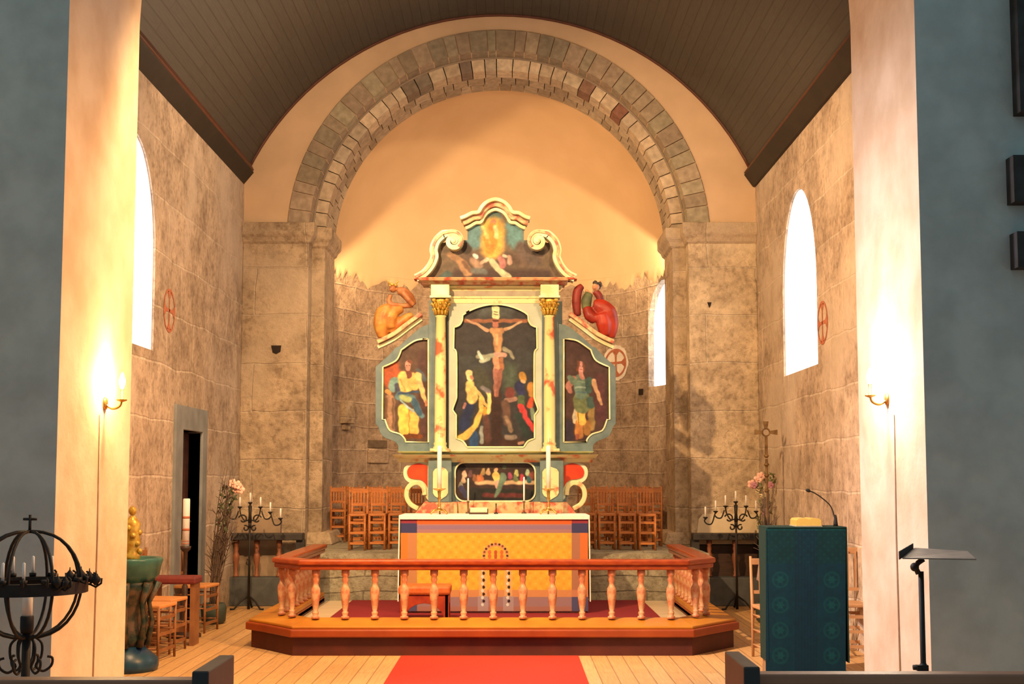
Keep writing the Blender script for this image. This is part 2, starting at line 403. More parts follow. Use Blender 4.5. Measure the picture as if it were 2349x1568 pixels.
# door recess in the left wall with a grey stone surround
s0, s1 = side(399, 925, XL)[0], side(471, 945, XL)[0]; sz = side(440, 935, XL)[1]
m = M()
m.prism([(s0, 0), (dy0, 0), (dy0, dz1), (dy1, dz1), (dy1, 0), (s1, 0), (s1, sz), (s0, sz)], lambda u, v: (XL+.03, u, v), lambda u, v: (XL-.2, u, v))
d1 = struct(m.build('door_1', greystone, bev=.008))
m = M(); m.box(XL-.20, XL-.14, dy0, dy1, 0, dz1)
for k in range(5): m.box(XL-.135, XL-.125, dy0+k*(dy1-dy0)/5+.01, dy0+(k+1)*(dy1-dy0)/5-.01, 0.02, dz1-.02)
m.build('door_leaf', mat('dark_red_wood', (.075, .03, .024), (.05, .022, .018), .5, 4, stretch=(1, 1, 6)), d1)
m = M(); m.box(XL-.125, XL-.10, dy1-.25, dy1-.1, 1.0, 1.2); m.tube([(XL-.1, dy1-.17, 1.1), (XL-.05, dy1-.17, 1.1), (XL-.05, dy1-.28, 1.1)], .01); m.build('door_handle', iron, d1)
def cross_mark(name, f, r, parent, w=.032):
    m = M(); n = 40; vs_ = []; fs = []
    for i in range(n):
        a = 2*PI*i/n; vs_ += [f(r*math.cos(a), r*math.sin(a)), f((r-w)*math.cos(a), (r-w)*math.sin(a))]
    fs = [(2*i, 2*i+1, (2*i+3) % (2*n), (2*i+2) % (2*n)) for i in range(n)]
    m.add(vs_, fs)
    for k in range(4):
        a = PI/2*k; q = []
        for t, ww in ((0.0, .015), (r*.55, .02), (r-w, .075)):
            q += [f(t*math.cos(a)-ww*math.sin(a), t*math.sin(a)+ww*math.cos(a)), f(t*math.cos(a)+ww*math.sin(a), t*math.sin(a)-ww*math.cos(a))]
        m.add(q, [(0, 1, 3, 2), (2, 3, 5, 4)])
    return m.build(name, redpaint, parent)
y, z = side(388, 712, XL); cross_mark('painted_cross', lambda a, b: (XL+.004, y+a, z+b), .225, wl)
y2, z2 = side(1887, 740, XR); cross_mark('painted_cross', lambda a, b: (XR-.004, y2+a, z2+b), .225, wr)
# ---- east wall with the two order arch
z_imp = WZ(513, DW)
def archpoly(r, half, zc): return [(AX-half, ZAP-.2)]+[(AX-r*math.cos(t), zc+r*math.sin(t)) for t in [PI*i/48 for i in range(49)]]+[(AX+half, ZAP-.2)]
m = M(); R1, R2, R0 = 2.47, 2.29, 2.74
m.pxz([(XL-.3, 0), (AX-R1, 0)]+archpoly(R1, R1, ZC)+[(AX+R1, 0), (XR+.3, 0), (XR+.3, 8.3), (XL-.3, 8.3)], DW, DI)
m.mi = []
for f in m.f: m.mi.append(0)
we = struct(m.build('wall_back', spandrel))
# stone facing of the outer piers
hw = .012
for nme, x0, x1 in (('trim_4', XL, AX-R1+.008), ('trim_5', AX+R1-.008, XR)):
    m = M(); m.box(x0, x1, DW-.03, DI+.004, 0, z_imp-.20); struct(m.build(nme, ashlar if x0 < -1 else ashlar_pale_lit, bev=.01))  # right pier's paler stone also carries the strong light falling there
for nme, x0, x1, e in (('trim_6', AX-R1-.15, AX-R2, 1), ('trim_7', AX+R2, AX+R1+.15, -1)):
    m = M(); m.box(x0, x1, DI, DA, 0, z_imp-.22); struct(m.build(nme, ashlar, bev=.01))
def voussoirs(m, r0, r1, y0, y1, n, jit=.0, pal=((.38, .31, .22), (.47, .38, .27), (.42, .33, .24), (.35, .30, .22), (.42, .37, .26)), pick=None):
    a = [PI*i/n for i in range(n+1)]
    for i in range(1, n): a[i] += random.uniform(-.22, .22)*PI/n
    for i in range(n):
        c = random.choice(pal); k = random.uniform(.85, 1.15); c = tuple(v*k for v in c)
        if pick and i in pick: c = pick[i]
        m.col(c); b0, b1 = a[i]+.0025, a[i+1]-.0025; q = 3; vs_ = []
        for j in range(q+1):
            t = b0+(b1-b0)*j/q
            for r, yy in ((r0, y0), (r1, y0), (r1, y1), (r0, y1)): vs_.append((AX-r*math.cos(t), yy, ZC+r*math.sin(t)))
        fs = [(4*j+k2, 4*j+(k2+1) % 4, 4*j+4+(k2+1) % 4, 4*j+4+k2) for j in range(q) for k2 in range(4)]+[(0, 1, 2, 3), tuple(4*q+k2 for k2 in (3, 2, 1, 0))]
        m.add(vs_, fs, False)
m = M(); voussoirs(m, R1-.004, R0, DW-.03, DI+.0, 44); struct(m.build('trim_8', archst, vc=True))
m = M(); voussoirs(m, R2, R1+.05, DI+.002, DI+.32, 40, pal=((.66, .54, .39), (.58, .47, .34), (.68, .57, .42), (.50, .42, .32), (.62, .50, .36)),
    pick={29: (.28, .14, .10), 26: (.30, .18, .13), 13: (.26, .21, .16), 17: (.27, .21, .17), 14: (.27, .23, .18)})
voussoirs(m, R2+.003, R1+.05, DI+.325, DI+.62, 36, pal=((.50, .41, .30), (.44, .36, .26), (.52, .44, .33), (.48, .40, .30)))
voussoirs(m, R2, R1+.05, DI+.625, DA+.02, 38, pal=((.50, .41, .30), (.44, .36, .26), (.52, .44, .33), (.48, .40, .30)))
struct(m.build('trim_9', archst, vc=True))
m = M(); m.lathe([(R1-.004, 0), (R1-.004, .001)], n=4)
# thin lip between the orders, its colour standing for the joint's shade
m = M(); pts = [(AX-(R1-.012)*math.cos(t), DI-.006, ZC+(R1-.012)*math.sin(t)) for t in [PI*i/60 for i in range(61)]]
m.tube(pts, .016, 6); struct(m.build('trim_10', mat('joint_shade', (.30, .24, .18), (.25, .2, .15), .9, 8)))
# imposts
def impost(name, x0, x1, y0, y1, zt, h, pr, faces):
    m = M(); prof = [(-.0, 0), (.35, .1), (.55, .28), (.9, .42), (1, .50), (1, 1)]
    zb = zt-h; vs_ = []
    L, Rr, Fr = faces
    for k, t in prof:
        p = pr*k; z = zb+h*t
        vs_ += [(x0-p*L, y0-p*Fr, z), (x1+p*Rr, y0-p*Fr, z), (x1+p*Rr, y1, z), (x0-p*L, y1, z)]
    n = len(prof); fs = [(4*j+k2, 4*j+(k2+1) % 4, 4*j+4+(k2+1) % 4, 4*j+4+k2) for j in range(n-1) for k2 in range(4)]+[(3, 2, 1, 0), tuple(4*(n-1)+k2 for k2 in range(4))]
    m.add(vs_, fs, False); return struct(m.build(name, ashlar, bev=.008))
impost('trim_11', XL, AX-R1, DW-.03, DI+.02, z_imp, .27, .09, (0, 1, 1)); impost('trim_12', AX+R1, XR, DW-.03, DI+.02, z_imp, .27, .09, (1, 0, 1))
impost('trim_13', AX-R1-.1, AX-R2, DI, DA, z_imp-.02, .26, .10, (0, 1, 1)); impost('trim_14', AX+R2, AX+R1+.1, DI, DA, z_imp-.02, .26, .10, (1, 0, 1))
# bases
for nm_, x0, x1, e in (('trim_15', AX-R1-.12, AX-R2+.16, 1), ('trim_16', AX+R2-.16, AX+R1+.12, -1)):
    m = M(); m.box(x0, x1, DI-.16, DA+.05, 0, ZAP+.0)
    m.hexa([(x0, DI-.14, ZAP), (x1, DI-.14, ZAP), (x1, DA, ZAP), (x0, DA, ZAP), (x0+.05, DI-.07, ZAP+.16), (x1-.05, DI-.07, ZAP+.16), (x1-.05, DA, ZAP+.16), (x0+.05, DA, ZAP+.16)])
    struct(m.build(nm_, ashlar, bev=.02))
# ---- apse
m = M(); nA = 60; zsp = 4.62; zs0, zs1 = 2.90, 4.42; aw0, aw1 = math.radians(6), math.radians(27.5)
A = [PI*i/nA-.0 for i in range(nA+1)]; A = sorted(A+[aw0, aw1])
def cyl(a, z, r=APR): return (AX+r*math.cos(a), DA+r*math.sin(a), z)
def wtop(a):
    t = abs(a-(aw0+aw1)/2)/((aw1-aw0)/2); return zs1-.62+.62*math.sqrt(max(0, 1-t*t))
vsl = []; fsl = []; uvl = {}
def quad(a, b, za0, za1, zb0, zb1, mi=0):
    k = len(m.v); m.mat = mi; m.add([cyl(a, za0), cyl(b, zb0), cyl(b, zb1), cyl(a, za1)], [(0, 1, 2, 3)], True)
for a, b in zip(A, A[1:]):
    if b-a < 1e-6: continue
    if a >= aw0-1e-6 and b <= aw1+1e-6:
        quad(a, b, 0, zs0, 0, zs0); quad(a, b, wtop(a), zsp, wtop(b), zsp)
        for (p, q, z_, z2_) in ((a, b, zs0, zs0), (a, b, wtop(a), wtop(b))):
            m.add([cyl(p, z_), cyl(q, z2_), cyl(q, z2_, APR+.5), cyl(p, z_, APR+.5)], [(0, 1, 2, 3)])
    else: quad(a, b, 0, zsp, 0, zsp)
for a in (aw0, aw1): m.add([cyl(a, zs0), cyl(a, wtop(a)), cyl(a, wtop(a), APR+.5), cyl(a, zs0, APR+.5)], [(0, 1, 2, 3)])
# returns between arch and apse
for e in (-1, 1): m.box(AX+e*R2 if e > 0 else AX-APR-.3, AX+APR+.3 if e > 0 else AX-R2, DA-.02, DA+.001, 0, 5)
wa = m.build('wall_apse', apsest); struct(wa)
ul = wa.data.uv_layers['UVMap']
for p in wa.data.polygons:
    if p.use_smooth:
        for li in p.loop_indices:
            q = wa.data.vertices[wa.data.loops[li].vertex_index].co
            ul.data[li].uv = (math.atan2(q.y-DA, q.x-AX)*APR, q.z)
m = M(); n1, n2 = 48, 24; vs_ = []
for j in range(n2+1):
    ph = PI/2*j/n2
    for i in range(n1+1):
        a = PI*i/n1; vs_.append((AX+APR*math.cos(ph)*math.cos(a), DA-.02+APR*math.cos(ph)*math.sin(a), zsp+APR*1.0*math.sin(ph)))
m.add(vs_, [(j*(n1+1)+i, j*(n1+1)+i+1, (j+1)*(n1+1)+i+1, (j+1)*(n1+1)+i) for j in range(n2) for i in range(n1)], True)
struct(m.build('ceiling_apse', plaster))
m = M(); rr_ = random.Random(3); nE = 130; low = [rr_.uniform(.04, .20)+.05*math.sin(i*.5) for i in range(nE+1)]; m.add([cyl(PI*i/nE, z_, r_) for i in range(nE+1) for z_, r_ in ((zsp+.02, APR-.012), (zsp-low[i]*.6, APR-.014), (zsp-low[i], APR-.001))], [(3*i+k, 3*i+3+k, 3*i+4+k, 3*i+1+k) for i in range(nE) for k in (0, 1)], True)
m.build('plaster_edge', plaster, wa)
m = M(); m.add([cyl(aw0+(aw1-aw0)*i/16, z_, APR+.10) for i in range(17) for z_ in (zs0-.1, zs1+.1)], [(2*i, 2*i+2, 2*i+3, 2*i+1) for i in range(16)], True)
struct(m.build('window_3', panem))
# apse details: red circle cross on pale plaster, dark shade block for the niche, bracket, dark plates for holes
def onapse(px, py):
    x = (px-CX)/F; best = None
    for i in range(1, 1800):
        a = PI*i/1800; p = cyl(a, 0); q = (p[0]/p[1])
        y_ = (CY-py)/F; k = CS-y_*SN
        if abs(q-x/k) < 6e-4: best = a; break
    return best, CH+p[1]*(SN+y_*CS)/k
a, z = onapse(1412, 832)
f_ap = lambda aa, zz, rr: (lambda u, v: cyl(aa+u/APR, zz+v, rr))
m = M(); fn_ = f_ap(a, z, APR-.004); n = 36
m.add([fn_(0, 0)]+[fn_((.25+.012*math.sin(5*i))*math.cos(2*PI*i/n), (.27+.01*math.sin(3*i))*math.sin(2*PI*i/n)) for i in range(n)], [(0, 1+i, 1+(i+1) % n) for i in range(n)])
m.build('plaster_disc', mat('pale_patch', (.90, .84, .72), None, .9, 8), wa)
cross_mark('painted_cross', f_ap(a, z, APR-.008), .215, wa)
def wallbox(name, pa, pb, dep, mt, parent, bev=.01):
    a0, z1_ = onapse(*pa); a1, z0_ = onapse(*pb); m = M(); r = APR
    m.hexa([cyl(a0, z0_, r+.02), cyl(a1, z0_, r+.02), cyl(a1, z0_, r-dep), cyl(a0, z0_, r-dep), cyl(a0, z1_, r+.02), cyl(a1, z1_, r+.02), cyl(a1, z1_, r-dep), cyl(a0, z1_, r-dep)])
    return m.build(name, mt, parent, bev=bev)
wallbox('recess_dark', (842, 1008), (886, 1028), .012, mat('recess_shade', (.12, .085, .06), (.2, .15, .1), .95, 9), wa)  # raised dark block; the recess's shade is put into its colour
wallbox('recess_sill', (842, 1028), (888, 1062), .03, apsest, wa)
wallbox('stone_bracket', (779, 918), (800, 972), .10, ashlar, wa)
wallbox('stone_bracket', (783, 972), (796, 986), .05, ashlar, wa)
wallbox('apse_hole_shade', (1464, 892), (1474, 905), .006, black, wa, 0)  # flat dark plate, the hole's shade is only colour
for (a_, b_, c_, d_) in ((622, 792, 645, 812), (1622, 693, 1632, 706)):
    x0, z1_ = W(a_, b_, DW-.03); x1, z0_ = W(c_, d_, DW-.03); m = M()
    m.pxz([(x0, z1_), (x1, z1_), (x1-.01, z0_+.03), ((x0+x1)/2, z0_), (x0+.02, z0_+.02)], DW-.036, DW-.02); m.build('pier_hole_shade', black, we)  # flat dark plates coloured as the shade inside small holes
# floors
cream_stone = mat_stone('step_stone', (.40, .38, .28), (.34, .33, .25), (.26, .24, .18), 1.6, .17, .01)
m = M(); m.box(AX-R1+.05, AX+R1-.05, 15.0, DI-.17, 0, ZAP); m.box(AX-R2+.16, AX+R2-.16, DI-.17, DA, 0, ZAP)
m.pxy([(AX-APR, DA-.05)]+[(cyl(t, 0)[0], cyl(t, 0)[1]) for t in [PI-PI*i/24 for i in range(25)]]+[(AX+APR, DA-.05)], 0.1, ZAP-.001)
struct(m.build('floor', cream_stone))
# ceiling vault
pA = W(575, 372, DW); pT = W(1150, 35, DW); pB = W(1716, 385, DW)
hwid = (pB[0]-pA[0])/2; rise = pT[1]-(pA[1]+pB[1])/2; RV = (hwid**2+rise**2)/(2*rise); vx = (pA[0]+pB[0])/2; vz = pT[1]-RV
a0 = math.asin((pB[1]-vz)/RV) ; ang = [a0-.12+(PI-2*a0+.24)*i/48 for i in range(49)]
m = M(); vs_ = []; uvs = []
for yy in (DNB-.02, DW+.05):
    for t in ang: vs_.append((vx+RV*math.cos(t), yy, vz+RV*math.sin(t)))
for yy in (DNB-.02, DW+.05):
    for t in ang: vs_.append((vx+(RV+.15)*math.cos(t), yy, vz+(RV+.15)*math.sin(t)))
n = len(ang)
fs = [(i, i+1, n+i+1, n+i) for i in range(n-1)]+[(2*n+i, 2*n+i+1, 3*n+i+1, 3*n+i) for i in range(n-1)]+[(0, n, 3*n, 2*n), (n-1, 2*n-1, 4*n-1, 3*n-1)]
m.add(vs_, fs, True); ce = struct(m.build('ceiling', ceilm))
ul = ce.data.uv_layers['UVMap']
for p in ce.data.polygons:
    for li in p.loop_indices:
        q = ce.data.vertices[ce.data.loops[li].vertex_index].co; ul.data[li].uv = (math.atan2(q.z-vz, q.x-vx)*RV, q.y)
pts = [(vx+(RV-.005)*math.cos(t), DW-.03, vz+(RV-.005)*math.sin(t)) for t in ang[2:-2]]
m = M(); m.tube(pts, .022, 6); struct(m.build('trim_17', redtrim))
# wall beams
for nm_, s, ref in (('trim_1', 1, (575, 372, 587, 397, 558, 427, 548)), ('trim_2', -1, (1714, 385, 1702, 402, 1726, 430, 1741))):
    a = W(ref[0], ref[1], DW); b = W(ref[2], ref[3], DW); c = W(ref[4], ref[5], DW); xe = (XL-.05) if s > 0 else (XR+.05)
    m = M()
    m.mat = 0; m.pxz([(a[0]-.02*s, a[1]-.02), (b[0]-.02*s, b[1]), c, (xe, c[1]), (xe, a[1]+.25)], DNB-.02, DW-.03)
    m.mat = 1; m.pxz([a, (a[0]+(b[0]-a[0])*.8, a[1]+(b[1]-a[1])*.8), (b[0]-.06*s, b[1]-.02), (a[0]-.06*s, a[1]-.02)], DNB-.02, DW-.05)
    struct(m.build(nm_, [beamm, redtrim], bev=.006))
# added unseen shell so that only the windows and the nave give light to the chancel
m = M(); m.box(-7, 7, DNB, 21.5, 8.35, 8.5); m.box(-7, XL-.9, DNB, 21.5, 5.5, 8.4); m.box(XR+.9, 7, DNB, 21.5, 5.5, 8.4); struct(m.build('ceiling_light_block', black))
m = M(); m.box(-7, 7, 21.3, 21.5, -.2, 8.4); m.box(-7, -6.9, DNB, 21.5, -.2, 5.5); m.box(6.9, 7, DNB, 21.5, -.2, 5.5); m.box(-7, 7, DW+.3, 21.5, -.2, 0)
struct(m.build('wall_light_block', black))
# ================================================================== communion rail
DR = 12.05; DK = 11.75; ZD = .20
rm_side = mat('marbled_baluster', PC(250, 168, 100), PC(225, 115, 62), .45, 14, lo=.42, hi=.6, bmp=.1)
railwood = mat('rail_red_brown', PC(200, 76, 18), PC(170, 56, 14), .32, 5, stretch=(2, 2, 6), bmp=.05, coat=.3)
kneelm = mat('kneeler_leather', PC(235, 135, 30), PC(215, 115, 25), .40, 3, bmp=.06)
kneeledge = mat('kneeler_edge', PC(190, 75, 20), PC(170, 62, 18), .45, 4, bmp=.05)
riserm = mat('step_riser', PC(110, 38, 18), PC(90, 30, 14), .6, 4)
def railplan(off, yb=14.8):
    xl, xr = -2.16-off, 1.82+off; fl_, fr = -1.90-off*.45, 1.57+off*.45
    return [(xl, yb), (xl, DR+.33-off*.4), (fl_, DR-off), (fr, DR-off), (xr, DR+.33-off*.4), (xr, yb)]
def band(m, po, pi_, z0, z1, zi0=None, zi1=None):
    n = len(po); zi0 = z0 if zi0 is None else zi0; zi1 = z1 if zi1 is None else zi1; vs_ = []
    for a, b in zip(po, pi_): vs_ += [(*a, z0), (*a, z1), (*b, zi1), (*b, zi0)]
    fs = [(4*j+k, 4*j+(k+1) % 4, 4*j+4+(k+1) % 4, 4*j+4+k) for j in range(n-1) for k in range(4)]+[(3, 2, 1, 0), tuple(4*(n-1)+k for k in range(4))]
    return m.add(vs_, fs, False)
zr = WZ(1283, DR-.06); zb = .30
rail = thing('communion_rail', 'curved red-brown communion rail on marbled balusters, enclosing the altar behind the red carpet', 'altar rail', (AX, DR, 0))
kp = [(-2.50, 14.8), (-2.50, 12.42), (-2.30, 12.2), (-1.97, DK+.02), (1.62, DK+.02), (1.95, 12.2), (2.13, 12.42), (2.13, 14.8)]
kin = [(-2.10, 14.8), (-2.10, 12.5), (-2.06, 12.42), (-1.86, DR+.1), (1.53, DR+.1), (1.72, 12.42), (1.76, 12.5), (1.76, 14.8)]
mid = [(a[0]+(b[0]-a[0])*.08, a[1]+(b[1]-a[1])*.08) for a, b in zip(kp, kin)]
ins = [(a[0]+(b[0]-a[0])*.14, a[1]+(b[1]-a[1])*.14) for a, b in zip(kp, kin)]
m = M(); band(m, ins, kin, 0, .165, 0, .24); m.build('riser', riserm, rail)
m = M(); band(m, kp, kin, .163, .235, .2, .26); m.build('kneeling_edge', kneeledge, rail, bev=.012)
m = M(); band(m, mid, kin, .236, .262, .26, .305); m.build('kneeling_board', kneelm, rail, bev=.008)
m = M(); band(m, railplan(.065), railplan(-.065), zr-.095, zr-.045); band(m, railplan(.085), railplan(-.085), zr-.05, zr); m.build('handrail', railwood, rail, bev=.014)
bp = [(.036, 0), (.036, .022), (.022, .028), (.030, .05), (.030, .06), (.020, .07), (.026, .10), (.036, .17), (.043, .23), (.040, .27), (.026, .295), (.021, .32), (.030, .35), (.024, .375), (.036, .39), (.036, .44)]
hb = zr-.093-zb; bp = [(r, z/.44*hb) for r, z in bp]
spots = [(WX(727.5+67.4*i, DR), DR) for i in range(13)]
px_ = spots[1][0]-spots[0][0]
spots += [(-2.03, DR+.165), (1.695, DR+.165)]
for i in range(9): spots += [(-2.16, DR+.36+i*.275), (1.82, DR+.36+i*.275)]
b0 = None
for x, y in spots:
    if b0 is None:
        m = M(); m.lathe(bp, n=14); b0 = m.build('baluster', rm_side, rail, world=False); b = b0
    else: b = b0.copy(); COL.objects.link(b); b.parent = rail
    b.location = Vector((x, y, zb))-ORI[rail.name]
# dais inside the rail
m = M(); m.pxy([(-2.1, 14.98), (-2.1, 12.5), (-1.84, DR+.08), (1.52, DR+.08), (1.76, 12.5), (1.76, 14.98)], 0, ZD-.008)
struct(m.build('floor', mat_planks('dais_boards', (.62, .52, .36), (.54, .45, .31), (.25, .2, .12), 2.5, .16, .5)))
carpetm = mat('red_carpet', PC(235, 62, 30), PC(215, 52, 26), .95, 90, bmp=.3)
darkcarpet = mat('dark_red_carpet', PC(160, 30, 30), PC(140, 24, 26), .95, 90, bmp=.3)
m = M(); m.pxy([(-1.80, 14.93), (-1.80, 13.0), (-1.55, 12.3), (1.25, 12.3), (1.47, 13.0), (1.47, 14.93)], ZD-.008, ZD+.004)
tag(m.build('sanctuary_carpet', darkcarpet), 'dark red carpet covering the dais inside the communion rail', 'carpet')
m = M(); m.box(-.985, .59, 4.9, DK+.03, 0, .008)
tag(m.build('aisle_runner', carpetm), 'bright red carpet runner leading down the aisle to the kneeling step', 'carpet')
# ================================================================== altar with cloths
DF = 13.5; DAB = 14.20
ax0, ax1 = WX(921, DF), WX(1347, DF); az = WZ(1184, DF)
altar = thing('altar', 'altar dressed in an orange woven frontal and white linen, before the tall altarpiece', 'altar', ((ax0+ax1)/2, DF+.5, ZD+.004))
m = M(); m.box(ax0+.03, ax1-.03, DF+.03, DAB, ZD+.004, az-.01); m.build('altar_block', ashlar, altar)
def frontal(X, Y, col):
    def put(mask, c, a=1.0): col[mask] = col[mask]*(1-a)+np.array(c)*a
    wv = 1+.05*np.sin(X*2.1)*np.sin(Y*2.3)
    e = np.zeros(X.shape, bool)
    fld = (X > 960) & (X < 1308) & (Y > 1222) & (Y < 1366)
    lat = (np.sin(X/26*2*PI)*np.sin((Y)/24*2*PI)); put((lat > .55) & (Y > 1222) & (X > 957) & (X < 1311), (245, 150, 45), .55)
    put((lat < -.7) & (Y > 1222), (250, 190, 80), .4)
    put((X < 957) & (X > 936), (215, 130, 70)); put((X > 1311) & (X < 1330), (190, 115, 75))
    put((X <= 936), (240, 125, 45)); put((X >= 1330), (235, 115, 50))
    put((Y > 1352) & (X > 936), (222, 130, 80), .8); put((Y > 1368), (165, 115, 105), .9); put(Y > 1390, (185, 105, 75), .7)
    put((Y < 1222), (185, 120, 100)); put((Y < 1214) & (Y > 1205), (165, 115, 115)); put((Y < 1202), (240, 100, 40)); put(Y < 1190, (235, 80, 25))
    put(((X < 957) | (X > 1311)) & (Y < 1222) & (Y > 1200), (75, 65, 85)); put(((X < 957) | (X > 1311)) & (Y <= 1200), (165, 60, 60))
    put(((X < 957) | (X > 1311)) & (Y > 1368), (85, 75, 95), .9)
    # central emblem: ring of leaves over two beaded stems
    cx, cy = 1137, 1277
    for k in range(13):
        t = PI*(-.10+1.2*k/12); ex, ey = cx-27*math.cos(t), cy-2-27*math.sin(t)
        d = np.hypot((X-ex)*1.0, (Y-ey)*1.0); put(d < 4.4, (225, 140, 90)); put((np.hypot(X-ex, Y-ey+1) < 2.6), (70, 40, 20) if k % 2 else (150, 75, 35))
    for k in range(9):
        ex = cx-14+28*(k % 3)/2; ey = 1266+9*(k//3); put(np.hypot(X-ex, (Y-ey)*.8) < 4, (240, 105, 50)); 
    put((np.abs(X-cx) < 3) & (Y > 1262) & (Y < 1300), (200, 85, 40))
    for sx in (1108, 1166):
        put((np.abs(X-sx) < 9) & (Y > 1285) & (Y < 1366), (240, 170, 100), .7); put((np.abs(X-sx) < 12) & (Y > 1366), (190, 150, 130), .7)
        for k in range(13):
            put(np.hypot(X-sx-(1.5 if k % 2 else -1.5), (Y-1290-k*8)*.8) < 3.1, (60, 35, 30) if k % 2 else (235, 210, 170))
    put((np.abs(X-cx) < 10) & (Y > 1300) & (Y < 1352), (250, 180, 70), .6)
    col *= wv[..., None]
fr_m = mat_vc('woven_cloth', .9, .35, 260)
paint('frontal', (919, 1184, 1349, 1401), DF, (250, 170, 50), [], altar, fn=frontal, m=fr_m, depth=.0, noise=.03, thick=.012, step=1.0)
for _a, _b in ((ax0-.005, ax0+.02), (ax1-.02, ax1+.005)): m = M(); m.box(_a, _b, DF+.01, DAB, ZD+.03, az); m.build('side_cloth', mat('orange_cloth', PC(235, 130, 55), None, .9, 50), altar)
m = M(); m.box(ax0-.02, ax1+.02, DF-.012, DAB, az, az+.014)
m.box(ax0-.02, ax1+.02, DF-.018, DF-.008, az-.03, az+.013)
for e, X_ in ((-1, ax0-.02), (1, ax1+.02)):
    m.hexa([(X_, DF-.01, ZD+.12), (X_+.012*e, DF-.01, ZD+.12), (X_+.03*e, DAB-.3, ZD+.12), (X_+.01*e, DAB-.3, ZD+.12), (X_-.01*e, DF-.016, az+.013), (X_+.004*e, DF-.016, az+.013), (X_+.004*e, DAB-.3, az+.013), (X_-.01*e, DAB-.3, az+.013)])
m.build('linen_cloth', white_cloth, altar, bev=.003)
ztop = az+.0145
# low white covered shelf at the back, then candlesticks
def candlestick(px, label):
    D = DF+.32; x = WX(px, D); t = thing('altar_candlestick', label, 'candlestick', (x, D, ztop), 0, 'tall candles on the altar')
    s = D/F; zc = WZ(1120, D)-ztop
    m = M()
    m.lathe([(.055, .035), (.05, .045), (.022, .055), (.014, .08), (.018, .10), (.010, .12), (.012, zc*.55), (.020, zc*.62), (.014, zc*.7), (.018, zc*.86), (.02, zc-.02)], n=16)
    m.build('stem', brass, t, world=False)
    m = M(); m.lathe([(.015, zc-.028), (.066, zc-.006), (.070, zc), (.02, zc+.002)], n=20); m.build('drip_pan', brass, t, world=False)
    for k in range(3):
        a = PI/2+k*2*PI/3; c, s_ = math.cos(a), math.sin(a); m = M()
        m.tube([(.02*c, .02*s_, .05), (.06*c, .06*s_, .045), (.085*c, .085*s_, .02), (.1*c, .1*s_, .006)], [.01, .011, .009, .012]); m.build('foot', brass, t, world=False)
    m = M(); hc = WZ(1022, D)-ztop-zc; m.lathe([(.024, zc+.001), (.024, zc+hc-.01), (.019, zc+hc), (.004, zc+hc)], n=14); m.tube([(0, 0, zc+hc-.004), (.001, 0, zc+hc+.014)], .002)
    m.build('candle', wax, t, world=False); return t
candlestick(1008, 'tall white candle on a brass candlestick, at the left end of the altar')
candlestick(1258, 'tall white candle on a brass candlestick, at the right end of the altar')
def smallcandle(px, pt, label):
    D = DF+.62; x = WX(px, D); t = thing('small_candlestick', label, 'candlestick', (x, D, ztop), 0, 'slim candles before the lower painting')
    z0 = WZ(1150, D)-ztop; z1 = WZ(pt, D)-ztop
    m = M(); m.lathe([(.03, 0), (.028, .008), (.008, .016), (.007, z0-.012), (.016, z0-.004), (.016, z0+.006)], n=12); m.build('holder', mat('dull_metal', (.12, .09, .06), None, .4, 9, metal=.6), t, world=False)
    m = M(); m.lathe([(.009, z0), (.009, z1-.01), (.004, z1)], n=10); m.build('candle', wax, t, world=False)
smallcandle(1074, 1096, 'slim white candle on the altar, before the left of the supper painting')
smallcandle(1202, 1093, 'slim white candle on the altar, before the right of the supper painting')
D = DF+.45; t = thing('altar_microphone', 'small black microphone standing at the middle of the altar', 'microphone', (WX(1138, D), D, ztop))
m = M(); m.lathe([(.022, 0), (.022, .012), (.006, .018)], n=12); m.build('base', iron, t, world=False)
m = M(); m.tube([(0, 0, .015), (0, 0, .07), (0, -.005, .11)], [.005, .005, .008]); m.build('microphone_head', iron, t, world=False)
D = DF+.3; t = thing('missal_stand', 'small book stand holding an open book on the altar linen, left of the microphone', 'book stand', (WX(1098, D), D, ztop))
m = M(); m.box(-.10, .10, .0, .09, 0, .012); m.hexa([(-.1, .0, .012), (.1, .0, .012), (.1, .012, .012), (-.1, .012, .012), (-.1, .085, .055), (.1, .085, .055), (.1, .095, .045), (-.1, .095, .045)]); m.build('stand', darkwood, t, world=False)
m = M(); m.hexa([(-.09, .0, .018), (.09, .0, .018), (.09, .08, .057), (-.09, .08, .057), (-.09, -.005, .03), (.09, -.005, .03), (.09, .075, .069), (-.09, .075, .069)]); m.build('book', mat('book_pages', (.72, .60, .45), None, .8, 30), t, world=False)
D = DF+.2
m = M(); m.box(WX(1150, D), WX(1180, D), D, D+.14, ztop, ztop+.006); tag(m.build('folded_paper', mat('paper', (.8, .78, .7), None, .8, 9)), 'flat white paper lying on the altar linen, right of the microphone', 'paper')
